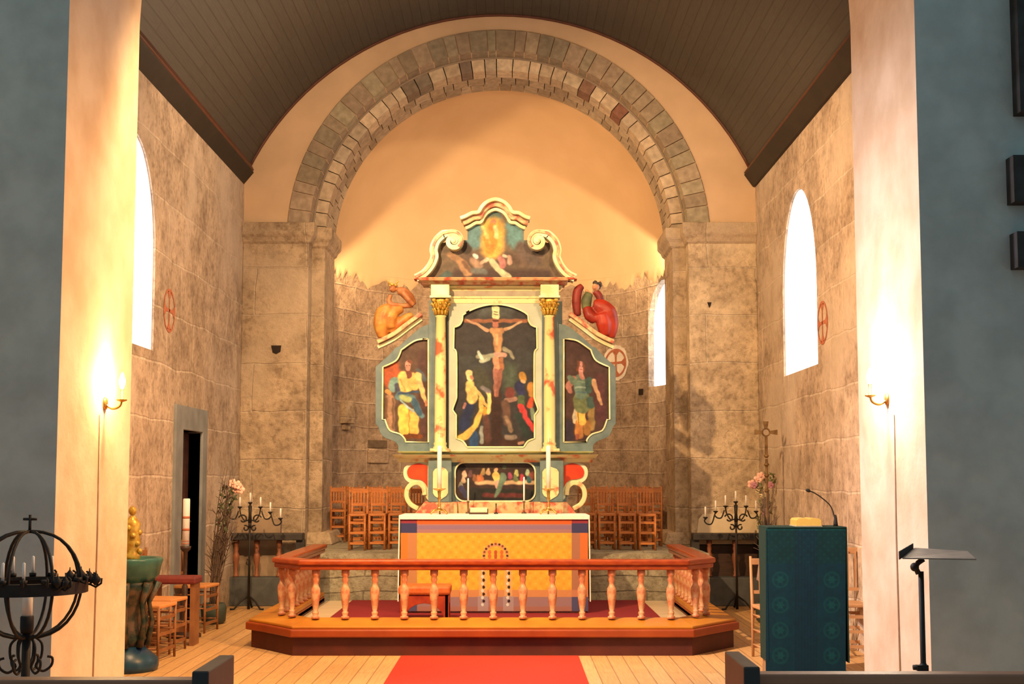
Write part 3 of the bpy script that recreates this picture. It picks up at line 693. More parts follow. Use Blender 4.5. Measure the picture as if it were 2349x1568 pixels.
# kneeling stool behind the rail
D = 12.9; kx0, kx1 = WX(918, D), WX(1036, D); kz = WZ(1340, D)
t = thing('kneeling_stool', 'red-orange upholstered stool with arched openings, inside the rail left of centre', 'stool', ((kx0+kx1)/2, D, ZD+.004))
h_ = kz-ZD-.004; w_ = (kx1-kx0)/2; stm = mat('stool_red', PC(205, 65, 25), PC(170, 45, 20), .5, 8)
m = M(); ol = [(-w_+.02, 0), (-w_+.06, 0)]+[(-(w_-.06)*math.cos(PI*i/12), h_*.5*math.sin(PI*i/12)) for i in range(1, 12)]+[(w_-.06, 0), (w_-.02, 0), (w_-.02, h_-.08), (-w_+.02, h_-.08)]
m.pxz(ol, -.15, -.11); m.build('arched_side', stm, t, world=False, bev=.004)
m = M(); m.pxz(ol, .11, .15); m.build('arched_side', stm, t, world=False, bev=.004)
m = M(); ol2 = [(-.15, 0), (-.11, 0)]+[(-.11*math.cos(PI*i/12), h_*.5*math.sin(PI*i/12)) for i in range(1, 12)]+[(.11, 0), (.15, 0), (.15, h_-.08), (-.15, h_-.08)]
m.prism(ol2, lambda u, v: (w_-.05, u, v), lambda u, v: (w_-.015, u, v)); m.build('end_panel', stm, t, world=False)
m = M(); m.box(-w_, w_, -.17, .17, h_-.09, h_); m.build('seat_cushion', mat('cushion_orange', PC(240, 110, 40), PC(225, 90, 32), .6, 20), t, world=False, bev=.025)

# ================================================================== altarpiece
DT = 14.35
marb = mat('marbled_gold', PC(255, 215, 130), PC(235, 110, 60), .35, 9, lo=.52, hi=.66, bmp=.05)
marbcol = mat('marbled_column', PC(250, 214, 120), PC(236, 105, 55), .3, 4.5, lo=.52, hi=.60, bmp=.04)
marbpink = mat('marbled_pink', PC(250, 185, 110), PC(225, 95, 60), .4, 12, lo=.45, hi=.62, bmp=.05)
cream = mat('cream_gilt', PC(255, 235, 165), PC(250, 205, 120), .35, 8, bmp=.08)
gilt = mat('gilt', PC(250, 190, 70), PC(215, 135, 35), .32, 25, bmp=.5, metal=.25)
greyblue = mat('grey_blue_paint', PC(124, 128, 104), PC(104, 112, 94), .5, 10, bmp=.05)
palegrey = mat('pale_grey_paint', PC(218, 200, 148), PC(200, 186, 138), .5, 6, bmp=.05)
redp = mat('vermilion_paint', PC(235, 75, 25), PC(220, 55, 20), .4, 6, bmp=.05)
shadowpanel = mat('column_shadow', PC(62, 62, 55), None, .5, 8)
AXM = 1137.0
def mir(pts): return [(2*AXM-a, b) for a, b in pts][::-1]
ret = thing('altarpiece', 'tall carved and painted baroque altarpiece with crucifixion painting, standing behind the altar', 'altarpiece', (WX(AXM, DT), DT, ZD))
# plinth and predella
m = M(); m.box(WX(955, DT), WX(1318, DT), DT-.02, 14.92, ZD+.005, WZ(1165, DT)); m.box(WX(975, DT), WX(1300, DT), DT+.02, 14.92, ZD+.3, WZ(1052, DT)); m.build('base_block', marbpink, ret, bev=.006)
for fl_ in (0, 1):
    pts = [(952, 1178), (975, 1150), (1050, 1150), (1050, 1178)]; pts = mir(pts) if fl_ else pts
    m = M(); m.pix(pts, DT, DT-.12, DT-.02); m.build('plinth', marbpink, ret, bev=.008)
m = M(); m.pix([(1050, 1178), (1050, 1150), (1224, 1150), (1224, 1178)], DT, DT-.06, DT-.02); m.build('plinth', marbpink, ret, bev=.006)
def rrect(x0, y0, x1, y1, r, n=6, ry=None):
    ry = ry or r; P = []
    for cx, cy, a in ((x1-r, y0+ry, -90), (x1-r, y1-ry, 0), (x0+r, y1-ry, 90), (x0+r, y0+ry, 180)):
        for i in range(n+1): t = math.radians(a+90*i/n); P.append((cx+r*math.cos(t), cy+ry*math.sin(t)))
    return P
hole = rrect(1046, 1062, 1226, 1147, 20)
m = M(); m.pix([(985, 1055), (1300, 1055), (1300, 1151), (985, 1151)], DT, DT-.04, DT+.0, [hole]); m.build('predella_panel', greyblue, ret)
m = M(); m.pix(rrect(1043, 1059, 1229, 1150, 22), DT, DT-.055, DT-.035, [hole]); m.build('predella_moulding', cream, ret)
for cx0, cx1, sh in ((984, 1037, (993, 1028)), (1238, 1291, (1244, 1282))):
    m = M(); m.pix([(cx0, 1056), (cx1, 1056), (cx1, 1150), (cx0, 1150)], DT, DT-.13, DT-.04); pd = m.build('pedestal', greyblue, ret, bev=.004)
    m = M(); a, b = sh; c_ = (a+b)/2; m.pix([(a, 1082), (a+5, 1075), (c_, 1070), (b-5, 1075), (b, 1082), (b, 1130), (b-4, 1137), (c_, 1146), (a+4, 1137), (a, 1130)], DT-.13, DT-.145, DT-.128); m.build('cartouche', marb, pd, bev=.004)
# scroll brackets beside the predella
for fl_ in (0, 1):
    o_ = smooth_path([(986, 1058), (955, 1060), (932, 1068), (926, 1082), (930, 1098), (944, 1108), (960, 1108), (974, 1120), (978, 1140), (986, 1150)], 5); o_ = mir(o_) if fl_ else o_
    m = M(); m.pix(o_, DT, DT-.05, DT+.05); br_ = m.build('scroll_bracket', cream, ret, bev=.005)
    i_ = smooth_path([(981, 1068), (962, 1062), (943, 1068), (935, 1080), (938, 1093), (950, 1098), (966, 1100), (976, 1108), (981, 1118)], 5); i_ = mir(i_) if fl_ else i_
    m = M(); m.pix(i_, DT, DT-.062, DT-.048); m.build('red_inlay', redp, br_)
    m = M(); c0 = smooth_path([(975, 1135), (972, 1117), (960, 1107), (945, 1110), (935, 1122), (934, 1140), (943, 1156), (960, 1166)], 5); c0 = mir(c0) if fl_ else c0
    c0 = [W(a, b, DT) for a, b in c0]; m.ribbon(c0, .05, DT-.07, DT+.03); m.build('leaf_scroll', marb, br_, bev=.008)
# supper painting
U = lambda *p: [(a, b) for a, b in p]
supper = [(U((640, 150), (1690, 150)), 50, (75, 55, 40)), (U((900, 390), (1680, 385)), 28, (220, 165, 105)), (U((860, 540), (1680, 560)), 80, (45, 40, 30)), (U((1000, 560), (1500, 560)), 30, (105, 45, 35)),
    (U((1160, 220),), 28, (225, 150, 90), 12), (U((1160, 290), (1170, 330)), 50, (245, 185, 85), 14), (U((1170, 380), (1180, 450)), 25, (215, 150, 110), 12),
    (U((1260, 300), (1210, 470), (1150, 570)), [45, 20], (110, 120, 85), 16), (U((1270, 180),), 28, (90, 90, 60), 12)]
for k, (u, v, c) in enumerate([(990, 215, (190, 140, 75)), (1060, 215, (215, 160, 100)), (920, 300, (200, 110, 60)), (960, 290, (215, 115, 60)), (870, 300, (150, 90, 50)), (1350, 270, (170, 70, 80)), (1440, 230, (190, 170, 90)),
    (1420, 300, (110, 110, 60)), (1510, 290, (190, 60, 60)), (1590, 230, (180, 180, 120)), (1630, 270, (140, 70, 50)), (1600, 320, (60, 90, 80)), (740, 240, (235, 170, 120)), (720, 320, (210, 160, 110)), (690, 400, (150, 130, 90)), (740, 500, (60, 60, 80)), (1660, 250, (120, 60, 40)), (820, 240, (110, 70, 60))]):
    supper.append((U((u, v), (u, v+45)), [20, 34], c, 14))
supper += [(U((700, 190),), 50, (30, 20, 15), 20), (U((700, 470), (760, 560)), 40, (70, 60, 75), 16)]
paint('predella_painting', (1045, 1061, 1227, 1148), DT, (66, 44, 34), supper, ret, (940, 1040, 5.87), 1.0, depth=-.015, seed=3, label='small painting of a supper table crowded with figures')
# main cornice over predella
def shelf(name, x0, x1, y0, y1, dpt, mt, back=DT+.1, prof=((0, .3), (.5, .35), (.62, .75), (1, 1))):
    m = M(); vs_ = []; a0_, zt_ = W(x0, y0, DT); a1_, zb_ = W(x1, y1, DT)
    for t, k in prof:
        z = zb_+(zt_-zb_)*t; e = (1-k)*.08
        vs_ += [(a0_+e, DT-dpt*k, z), (a1_-e, DT-dpt*k, z), (a1_-e, back, z), (a0_+e, back, z)]
    n = len(prof); m.add(vs_, [(4*j+k2, 4*j+(k2+1) % 4, 4*j+4+(k2+1) % 4, 4*j+4+k2) for j in range(n-1) for k2 in range(4)]+[(3, 2, 1, 0), tuple(4*(n-1)+k2 for k2 in range(4))], False)
    return m.build(name, mt, ret, bev=.005)
shelf('lower_cornice', 903, 1370, 1043, 1060, .22, marb)
shelf('lower_moulding', 912, 1362, 1035, 1043, .14, cream)
# wings
lw_o = smooth_path([(998, 742), (972, 748), (945, 768), (915, 795)], 4)+smooth_path([(908, 797), (892, 815), (866, 838)], 3)+[(862, 842), (862, 972)]+smooth_path([(868, 978), (878, 1000), (905, 1012), (914, 1022)], 3)+[(914, 1036), (1005, 1036), (1005, 742)]
lw_h = [(983, 778)]+smooth_path([(970, 778), (950, 783), (921, 803)], 4)+smooth_path([(918, 812), (908, 828), (879, 842)], 4)+[(878, 962), (884, 962)]+smooth_path([(886, 968), (895, 987), (918, 995), (929, 1006), (931, 1013)], 3)+[(983, 1014)]
rw_o = mir(lw_o); rw_h = mir(lw_h)
rw_h = [(a+2, b) for a, b in rw_h]; 
def frame_with(name, o_, h_, mt, parent, d0, d1, edge=2.0, D=DT):
    m = M(); m.pix(o_, D, d0, d1, [h_]); f = m.build(name, mt, parent, bev=.003)
    m = M(); g = [W(a, b, D) for a, b in h_+h_[:2]]; m.ribbon(g, .016, d0-.012, d0+.004); m.build('gilt_edging', cream, f); return f
grow = lambda h: [((a-sum(p[0] for p in h)/len(h))*1.07+sum(p[0] for p in h)/len(h), (b-896)*1.03+896) for a, b in h]
frame_with('wing_frame', lw_o, lw_h, greyblue, ret, DT-.03, DT+.03); frame_with('wing_frame', rw_o, rw_h, greyblue, ret, DT-.03, DT+.03)
L = [(U((200, 480), (220, 620)), 120, (185, 80, 38), 60), (U((620, 300), (640, 1300)), 70, (88, 52, 40), 60), (U((560, 500), (640, 620)), 30, (85, 85, 75), 30), (U((200, 860), (200, 1240)), 55, (178, 122, 78)), (U((150, 860), (150, 1100)), 12, (120, 75, 40)), (U((235, 860), (235, 1240)), 12, (115, 75, 45)),
    (U((365, 1000), (375, 1270)), 68, (246, 186, 70), 16), (U((500, 1060), (500, 1275)), 62, (244, 172, 72), 16), (U((440, 1000), (440, 1290)), 8, (205, 135, 45), 10), (U((370, 590), (390, 730)), 82, (242, 186, 88), 18), (U((480, 590), (500, 700)), 60, (240, 168, 78), 18),
    (U((550, 560), (600, 740), (650, 900)), [42, 22], (240, 178, 96), 14), (U((655, 900), (655, 950)), 14, (225, 120, 70), 10), (U((250, 640), (230, 720)), 58, (130, 150, 118), 18), (U((280, 690), (290, 780)), 30, (75, 70, 75), 18), (U((150, 770), (190, 790)), 26, (228, 132, 60), 10),
    (U((320, 830), (480, 860), (600, 1080)), [60, 34], (98, 118, 105), 18), (U((500, 900), (570, 1040)), 42, (62, 85, 88), 20), (U((360, 850), (430, 870)), 40, (185, 178, 92), 26), (U((330, 890), (500, 1030)), 12, (175, 185, 160), 14), (U((310, 800), (560, 770)), 14, (60, 75, 85), 12),
    (U((430, 520), (440, 570)), 34, (128, 62, 42), 12), (U((425, 400), (430, 470)), 34, (225, 138, 98), 12), (U((430, 370), (465, 400)), 18, (130, 70, 45), 12), (U((410, 430), (416, 436)), 4, (70, 30, 20), 4), (U((440, 430), (446, 436)), 4, (70, 30, 20), 4), (U((385, 1345), (590, 1345)), 28, (120, 58, 22), 14), (U((330, 620), (390, 760)), 10, (215, 150, 70), 10)]
paint('wing_painting', (872, 770, 990, 1020), DT, (98, 66, 44), L, ret, (860, 760, 5.6), 1.0, mask=grow(lw_h), depth=-.005, seed=5, label='painted bearded man in a yellow robe with a blue sash', thick=.006)
Rr = [(U((300, 200), (700, 250)), 90, (74, 44, 34), 60), (U((300, 1200), (300, 1350)), 70, (58, 44, 48), 50), (U((700, 600), (720, 1100)), 60, (92, 48, 42), 50),
    (U((400, 1010), (385, 1150)), 34, (218, 182, 128), 14), (U((595, 990), (600, 1240)), 42, (160, 118, 58), 18), (U((440, 1180), (440, 1330)), 54, (196, 118, 52), 16), (U((540, 1180), (545, 1290)), 45, (165, 105, 45), 16), (U((465, 1030), (470, 1150)), 56, (244, 172, 68), 12), (U((430, 1000), (430, 1180)), 5, (130, 80, 40), 6),
    (U((410, 1340), (410, 1370)), 24, (160, 80, 55), 10), (U((470, 860), (475, 950)), 105, (112, 110, 62), 18), (U((580, 880), (590, 950)), 45, (68, 82, 62), 18), (U((440, 630), (460, 800)), 76, (104, 116, 86), 16), (U((560, 620), (560, 760)), 40, (62, 82, 62), 18), (U((400, 720), (520, 715)), 12, (150, 155, 120), 8), (U((390, 640), (510, 650)), 10, (130, 140, 100), 8), (U((400, 780), (520, 780)), 8, (80, 100, 90), 8),
    (U((360, 610), (300, 700), (320, 760)), [46, 34], (186, 112, 82), 14), (U((325, 600), (370, 640)), 40, (110, 118, 84), 14), (U((625, 640), (680, 810), (730, 930)), [32, 18], (206, 146, 92), 12), (U((465, 520), (475, 590)), 30, (190, 118, 88), 10), (U((460, 420), (466, 490)), 36, (205, 132, 104), 12), (U((430, 390), (420, 500)), 14, (120, 60, 35), 10), (U((490, 400), (505, 500)), 12, (110, 60, 35), 10), (U((446, 445), (450, 449)), 4, (70, 30, 20), 4), (U((478, 445), (482, 449)), 4, (70, 30, 20), 4), (U((455, 490), (480, 490)), 4, (150, 60, 45), 4)]
paint('wing_painting', (1284, 770, 1402, 1020), DT, (80, 50, 38), Rr, ret, (1250, 760, 5.6), 1.0, mask=grow(rw_h), depth=-.005, seed=9, label='painted figure in green armour over a yellow tunic', thick=.006)
# sloping wing cornices
for fl_ in (0, 1):
    p = [(868, 786), (905, 768), (940, 742), (968, 722)]; p = mir(p) if fl_ else p
    g = [W(a, b, DT) for a, b in smooth_path(p, 4)]; m = M(); m.ribbon(g, .045, DT-.13, DT+.04); wc = m.build('wing_cornice', marbpink, ret, bev=.006)
    g = [W(a, b+11, DT) for a, b in smooth_path(p, 4)]; m = M(); m.ribbon(g, .035, DT-.07, DT+.03); m.build('cornice_fillet', cream, wc)
# columns
def column(cx):
    D = DT-.13; m = M(); x = WX(cx, D, 860); z0 = WZ(1036, D); z1 = WZ(724, D); r = .062
    m.lathe([(r*1.25, z0+.03), (r*1.25, z0+.05), (r*1.05, z0+.065), (r*1.18, z0+.09), (r, z0+.11), (r*1.02, z0+.5), (r*.97, z0+1.0), (r*.84, z1-.02), (r*.98, z1-.01), (r*.98, z1)], (x, D, 0), 20)
    cshaft = m.build('column_shaft', marbcol, ret)
    m = M(); m.box(x-.105, x+.105, D-.105, D+.1, z0-.0, z0+.035); m.build('column_base', marb, cshaft, bev=.006)
    z2 = WZ(683, D); h = z2-z1; m = M(); m.lathe([(r*.8, z1), (r*.9, z1+h*.3), (r*1.15, z1+h*.75), (r*1.4, z1+h*.9)], (x, D, 0), 16)
    for ring, zz, rr, k in ((0, .05, .058, 10), (1, .35, .07, 10)):
        for i in range(k):
            a = 2*PI*(i+.5*ring)/k; c, s = math.cos(a), math.sin(a)
            m.tube([(x+rr*c, D+rr*s, z1+h*zz), (x+rr*1.12*c, D+rr*1.12*s, z1+h*(zz+.22)), (x+rr*1.5*c, D+rr*1.5*s, z1+h*(zz+.34)), (x+rr*1.55*c, D+rr*1.55*s, z1+h*(zz+.24))], [.016, .018, .014, .008], 6)
    for i in range(4):
        a = PI/4+PI/2*i; m.ball((x+.1*math.cos(a), D+.1*math.sin(a), z2-.03), (.026, .026, .026), 8, 6)
    m.build('capital', gilt, cshaft)
    m = M(); m.box(x-.115, x+.115, D-.115, D+.1, z2-.012, z2+.012); m.build('abacus', cream, cshaft, bev=.004)
column(1010.5); column(1260.5)
# centre panel
h_c = [(2*AXM-1063.5-1, 722)] # arched opening, clockwise from the right shoulder
arch_top = [(1137+ (71)*math.sin(t), 768-70*math.cos(t)) for t in [math.radians(a) for a in range(-50, 51, 5)]]
left_ = [(1062, 724)]+smooth_path([(1061, 735), (1055, 746), (1042, 752)], 3)+[(1041, 800)]+smooth_path([(1042, 801), (1047, 808), (1048, 830), (1048, 900), (1047, 915), (1040, 935), (1040, 942), (1047, 952)], 3)+[(1047, 1005)]+smooth_path([(1052, 1007), (1063, 1012), (1072, 1025)], 3)
right_ = [(2*AXM-1-a, b) for a, b in left_][::-1]
arch_top = [(1137-75+(150*i/20), 724-25*math.sin(PI*i/20)**.8) for i in range(1, 20)]
c_h = arch_top+right_[::-1]+left_[::-1] if False else (arch_top+[p for p in right_[::-1]]+[p for p in left_[::-1]])
frame_with('centre_frame', [(1027, 696), (1247, 696), (1247, 1036), (1027, 1036)], c_h, palegrey, ret, DT-.05, DT+.0)
for cx0, cx1, mt in ((985, 1000, greyblue), (1021, 1030, shadowpanel), (1243, 1250, greyblue), (1270, 1279, greyblue)):  # the dark strip colours in the left column's cast shadow
    m = M(); m.pix([(cx0, 690), (cx1, 690), (cx1, 1036), (cx0, 1036)], DT, DT-.06, DT+.03); m.build('pilaster_strip', mt, ret)
m = M(); m.pix([(988, 690), (1290, 690), (1290, 1036), (988, 1036)], DT, DT+.025, DT+.12); m.build('back_board', greyblue, ret)
Cc = [(U((340, 100), (600, 100)), 70, (78, 74, 60), 60), (U((150, 640), (850, 600)), 90, (62, 58, 48), 80), (U((620, 720), (640, 900)), 75, (80, 84, 58), 80), (U((310, 760), (380, 900)), 70, (74, 68, 46), 60), (U((300, 1450), (700, 1470)), 50, (72, 42, 28), 40),
    (U((490, 190), (495, 1440)), 36, (66, 42, 30), 24), (U((480, 980), (490, 1480)), 55, (60, 36, 26), 30), (U((165, 208), (800, 205)), 19, (160, 92, 54), 12), (U((475, 75), (485, 160)), 38, (222, 205, 130), 10), (U((460, 110), (500, 115)), 4, (120, 90, 50), 5), (U((460, 135), (505, 140)), 4, (120, 90, 50), 5),
    (U((190, 200), (300, 250), (400, 305)), [10, 18], (216, 148, 96), 10), (U((580, 295), (660, 260), (745, 212)), [18, 9], (214, 150, 96), 10), (U((470, 210), (475, 250)), 30, (176, 100, 70), 12), (U((455, 205), (500, 200)), 12, (90, 45, 30), 10),
    (U((450, 310), (540, 310)), 32, (196, 128, 74), 14), (U((495, 330), (505, 450), (500, 500)), [52, 36], (200, 135, 78), 16), (U((490, 350), (495, 440)), 12, (228, 165, 100), 20), (U((300, 575), (420, 570), (500, 555)), [22, 26], (168, 152, 108), 14), (U((300, 530), (345, 600)), 16, (222, 212, 165), 12), (U((330, 620), (410, 600)), 18, (188, 178, 130), 12), (U((570, 500), (620, 520), (665, 590)), [26, 12], (158, 138, 98), 14), (U((480, 545), (570, 560)), 24, (215, 150, 110), 14),
    (U((485, 600), (490, 700)), 34, (228, 142, 92), 12), (U((540, 600), (540, 700)), 22, (180, 108, 62), 12), (U((480, 720), (480, 900), (475, 970)), [28, 14], (165, 98, 70), 12), (U((530, 720), (510, 880), (490, 970)), [26, 12], (150, 86, 60), 12),
    (U((215, 1080), (150, 1280)), [48, 60], (38, 44, 62), 24), (U((250, 1380), (260, 1460)), 50, (48, 72, 92), 22), (U((335, 1300), (335, 1450)), 20, (150, 140, 112), 14), (U((215, 860), (240, 1000)), [44, 58], (242, 184, 92), 16), (U((260, 900), (330, 980), (390, 1080)), [22, 14], (238, 176, 90), 10), (U((400, 930), (420, 1040), (400, 1150)), 20, (244, 196, 100), 12), (U((350, 890), (410, 930)), 22, (130, 110, 95), 14), (U((330, 1000), (335, 1120), (270, 1280), (170, 1390), (90, 1420)), [22, 40], (240, 172, 72), 14), (U((365, 1100), (375, 1210)), 18, (226, 142, 50), 10), (U((210, 740), (215, 790)), 34, (236, 188, 110), 12), (U((232, 775), (236, 790)), 16, (196, 120, 80), 8), (U((150, 1100), (170, 1060)), 14, (170, 105, 80), 8), (U((380, 1200), (400, 1420)), 34, (98, 58, 42), 24),
    (U((630, 930), (620, 960)), 48, (126, 58, 44), 20), (U((590, 1020), (680, 1010)), 24, (172, 118, 88), 12), (U((580, 1060), (600, 1250)), 42, (108, 72, 50), 20), (U((590, 1200), (640, 1330)), 22, (150, 112, 76), 16), (U((590, 1400), (670, 1400)), 26, (140, 112, 84), 16), (U((720, 870), (740, 930)), 48, (48, 46, 66), 16), (U((740, 1000), (745, 1050)), 36, (84, 92, 52), 16), (U((840, 870), (850, 960)), 36, (196, 124, 50), 16), (U((850, 1020), (830, 1080)), 30, (212, 78, 40), 14), (U((740, 1090), (790, 1210), (880, 1330)), [36, 24], (214, 62, 52), 12), (U((850, 1120), (870, 1210)), 22, (134, 138, 96), 14), (U((720, 1180), (800, 1370)), 36, (44, 52, 40), 20), (U((755, 760), (760, 800)), 36, (198, 132, 50), 14), (U((745, 820), (770, 830)), 16, (216, 160, 100), 10), (U((720, 1465), (760, 1450)), 16, (190, 130, 90), 10)]
paint('crucifixion_painting', (1036, 695, 1238, 1030), DT, (58, 50, 42), Cc, ret, (1030, 690, 4.48), 1.0, depth=-.02, seed=2, label='large dark painting of a crucifixion with robed figures below')
# entablature
shelf('architrave', 1024, 1252, 681, 697, .07, marb, prof=((0, .8), (.7, .8), (.72, 1), (1, 1)))
m = M(); m.pix([(1000, 668), (1275, 668), (1275, 683), (1000, 683)], DT, DT-.05, DT+.1); m.build('frieze', mat('frieze_taupe', PC(165, 130, 95), PC(190, 160, 110), .5, 7), ret)
shelf('upper_moulding', 985, 1290, 658, 668, .12, marb)
for cx in (1010.5, 1260.5):
    m = M(); D = DT-.13; x = WX(cx, D, 670); m.box(x-.10, x+.10, D-.10, D+.1, WZ(683, D)+.012, WZ(655, D)); m.build('entablature_block', cream, ret, bev=.005)
shelf('upper_cornice', 963, 1303, 644, 657, .28, marbpink, prof=((0, .55), (.35, .6), (.5, .9), (1, 1)))
# gable
g_l = [(958, 646), (980, 631), (994, 612), (1001, 592), (1000, 576), (1010, 558), (1040, 552), (1072, 550), (1072, 518), (1090, 510), (1108, 508), (1116, 495), (1126, 486), (1137, 483)]
gm = g_l+[(2*AXM-a, b) for a, b in g_l[::-1][1:]]
G = [(U((860, 620), (1500, 620)), 60, (98, 70, 50), 60), (U((820, 770), (1620, 780)), 60, (72, 48, 38), 50), (U((980, 330), (960, 450)), 80, (98, 128, 112), 50), (U((1330, 330), (1350, 450)), 80, (98, 128, 108), 50), (U((1150, 210), (1150, 260)), 60, (78, 96, 78), 30),
    (U((1140, 340), (1130, 520)), 105, (228, 158, 62), 50), (U((1400, 520), (1520, 640)), 60, (98, 74, 56), 40), (U((1140, 280), (1140, 310)), 26, (232, 110, 70), 14), (U((1130, 330), (1150, 460), (1120, 560)), [40, 26], (214, 128, 42), 22), (U((1160, 330), (1170, 420)), 20, (240, 190, 110), 16), (U((1070, 430), (1090, 540)), 22, (222, 130, 44), 18), (U((1040, 300), (1080, 420)), 14, (245, 195, 100), 20),
    (U((740, 580), (840, 650), (900, 740)), [26, 46], (172, 118, 72), 18), (U((860, 650), (930, 740)), 16, (120, 78, 50), 14), (U((950, 640), (1010, 690)), 34, (178, 128, 88), 20), (U((970, 590), (985, 600)), 20, (236, 210, 170), 12), (U((1030, 660), (1090, 620)), 16, (222, 170, 120), 12), (U((960, 730), (1060, 740)), 28, (110, 100, 80), 20), (U((1120, 640), (1190, 720), (1280, 800)), [24, 34], (196, 176, 118), 12), (U((1210, 620), (1230, 680)), 30, (190, 110, 88), 16), (U((1290, 610), (1290, 660)), 22, (210, 150, 110), 14), (U((1240, 590), (1260, 600)), 14, (235, 190, 140), 10), (U((870, 500), (900, 540)), 40, (50, 34, 24), 20), (U((1540, 560), (1590, 560)), 34, (50, 34, 24), 20), (U((720, 760), (660, 800)), 30, (70, 85, 70), 20)]
paint('gable_painting', (955, 482, 1319, 648), DT, (112, 84, 56), G, ret, (850, 440, 4.05), 1.0, depth=-.0, seed=4, mask=gm, label='painting of a figure rising in golden light', thick=.04)
top = smooth_path([(1057, 506), (1068, 502), (1084, 494), (1098, 492), (1106, 480), (1118, 469), (1137, 463), (1156, 469), (1168, 480), (1176, 492), (1190, 494), (1204, 502), (1216, 506)], 5)
g = [W(a, b, DT) for a, b in top]; m = M(); m.ribbon(g, .04, DT-.16, DT+.05); cr = m.build('crest_moulding', cream, ret, bev=.008)
g = [W(AXM+(a-AXM)*.93, b+9, DT) for a, b in top]; m = M(); m.ribbon(g, .05, DT-.10, DT+.04); m.build('crest_inner_moulding', marbpink, cr, bev=.006)
g = [W(AXM+(a-AXM)*.86, b+19, DT) for a, b in top]; m = M(); m.ribbon(g, .035, DT-.06, DT+.03); m.build('crest_fillet', cream, cr, bev=.004)
def volute(fl_):
    P = [];
    for i in range(44):
        t = i/43; a = math.radians(-150+t*620)  # inward spiral
        r = 4+19*(1-t)**1.0; P.append((1040+r*math.cos(a+PI), 557+r*math.sin(a+PI)))
    body = smooth_path([(956, 641), (975, 630), (990, 612), (998, 592), (996, 576), (1003, 556), (1018, 541)], 6)
    spiral = []
    for i in range(46):
        t = i/45; a = math.radians(-125+t*600); r = 21*(1-t)+3*t; spiral.append((1041+r*math.cos(a), 557+r*math.sin(a)))
    path = body+spiral[2:]
    ws = [.088]*len(body)+[.062-.030*i/len(spiral[2:]) for i in range(len(spiral[2:]))]
    if fl_: path = [(2*AXM-a, b) for a, b in path]
    g = [W(a, b, DT) for a, b in path]
    m = M(); m.ribbon(g, ws, DT-.13, DT+.04); v = m.build('volute', cream, ret, bev=.01)
    m = M(); m.ribbon(g[:len(body)+12], .03, DT-.145, DT-.12, off=(.008 if not fl_ else -.008)); m.build('marbled_band', marbpink, v, bev=.004)
    m = M(); c = W(1041 if not fl_ else 2*AXM-1041, 557, DT); m.ball((c[0], DT-.13, c[1]), (.03, .02, .03)); m.build('volute_eye', cream, v)
    foot = [(951, 644), (966, 640), (992, 640), (1004, 646)]; foot = mir(foot) if fl_ else foot
    m = M(); m.pix(foot, DT, DT-.15, DT+.04); m.build('scroll_foot', redp, v, bev=.004)
volute(0); volute(1)
# carved reclining figures on the wing cornices: body, drapery, head
skinp = mat('carved_skin', PC(240, 170, 110), PC(215, 130, 75), .45, 14); robeo = mat('carved_gold_robe', PC(232, 150, 55), PC(190, 95, 32), .45, 9, bmp=.4)
rober = mat('carved_red_robe', PC(205, 55, 22), PC(150, 38, 20), .45, 5, bmp=.4); hairg = mat('carved_dark_hair', PC(88, 68, 48), PC(60, 45, 30), .6, 20, bmp=.5); greenp = mat('carved_green', PC(125, 115, 60), PC(90, 85, 45), .5, 10)
def q(a, b, d=0): x, z = W(a, b, DT); return (x, DT-.03+d, z)
def chain(m, pts, r, n=10): return m.tube(smooth_path(pts, 4), [r[min(int(i/4), len(r)-1)]+(r[min(int(i/4)+1, len(r)-1)]-r[min(int(i/4), len(r)-1)])*((i % 4)/4) for i in range((len(pts)-1)*4+1)], n)
K = F/DT
# left: hunched golden figure, seated, arm raised to the head
m = M()
chain(m, [q(880, 775), q(876, 745), q(882, 718), q(900, 708)], [12/K, 20/K, 20/K, 12/K]); chain(m, [q(900, 755, -.03), q(896, 730, -.03), q(905, 715, -.02), q(925, 708)], [12/K, 18/K, 16/K, 8/K])
chain(m, [q(898, 765), q(915, 745), q(935, 728), q(948, 722)], [11/K, 13/K, 10/K, 5/K])
f1 = m.build('carved_figure', robeo, ret, rem=.012, label='golden brown crouching figure on the left wing')
m = M(); chain(m, [q(950, 700), q(940, 684), (q(925, 670)), q(912, 668)], [7/K, 12/K, 12/K, 8/K]); chain(m, [q(925, 672, -.04), q(940, 690, -.05), q(950, 702, -.04)], [7/K, 7/K, 5/K]); chain(m, [q(948, 700), q(930, 702), q(900, 700), q(893, 690), q(897, 676)], [6/K, 6/K, 7/K, 6/K, 5/K])
m.ball(q(902, 662), (9/K, 9/K, 10/K)); m.ball(q(897, 666, -.03), (4/K, 5/K, 3/K)); m.build('body', mat('carved_brown', PC(205, 120, 58), PC(165, 85, 38), .5, 10), f1, rem=.010)
m = M()
for k in range(9): m.ball(q(896+k*1.6, 656-3*math.sin(k*.8), random.uniform(-.03, .03)), (3.6/K,)*3, 8, 6)
m.tube([q(893, 652), q(890, 645), q(894, 641)], [.01, .008, .003]); m.tube([q(908, 652), q(914, 646), q(912, 641)], [.01, .008, .003]); m.build('curls', gilt, f1)
m = M(); chain(m, [q(1400, 775), q(1402, 745), q(1393, 718), q(1375, 704), q(1360, 700)], [10/K, 17/K, 22/K, 20/K, 12/K]); chain(m, [q(1386, 770, -.03), q(1384, 745, -.05), q(1378, 722, -.05)], [12/K, 18/K, 16/K]); chain(m, [q(1396, 775), q(1390, 757), q(1380, 738)], [8/K, 14/K, 16/K]); chain(m, [q(1366, 735, -.04), q(1352, 725, -.04), q(1345, 706, -.02)], [12/K, 14/K, 10/K])
f2 = m.build('carved_figure', rober, ret, rem=.012, label='red robed figure on the right wing')
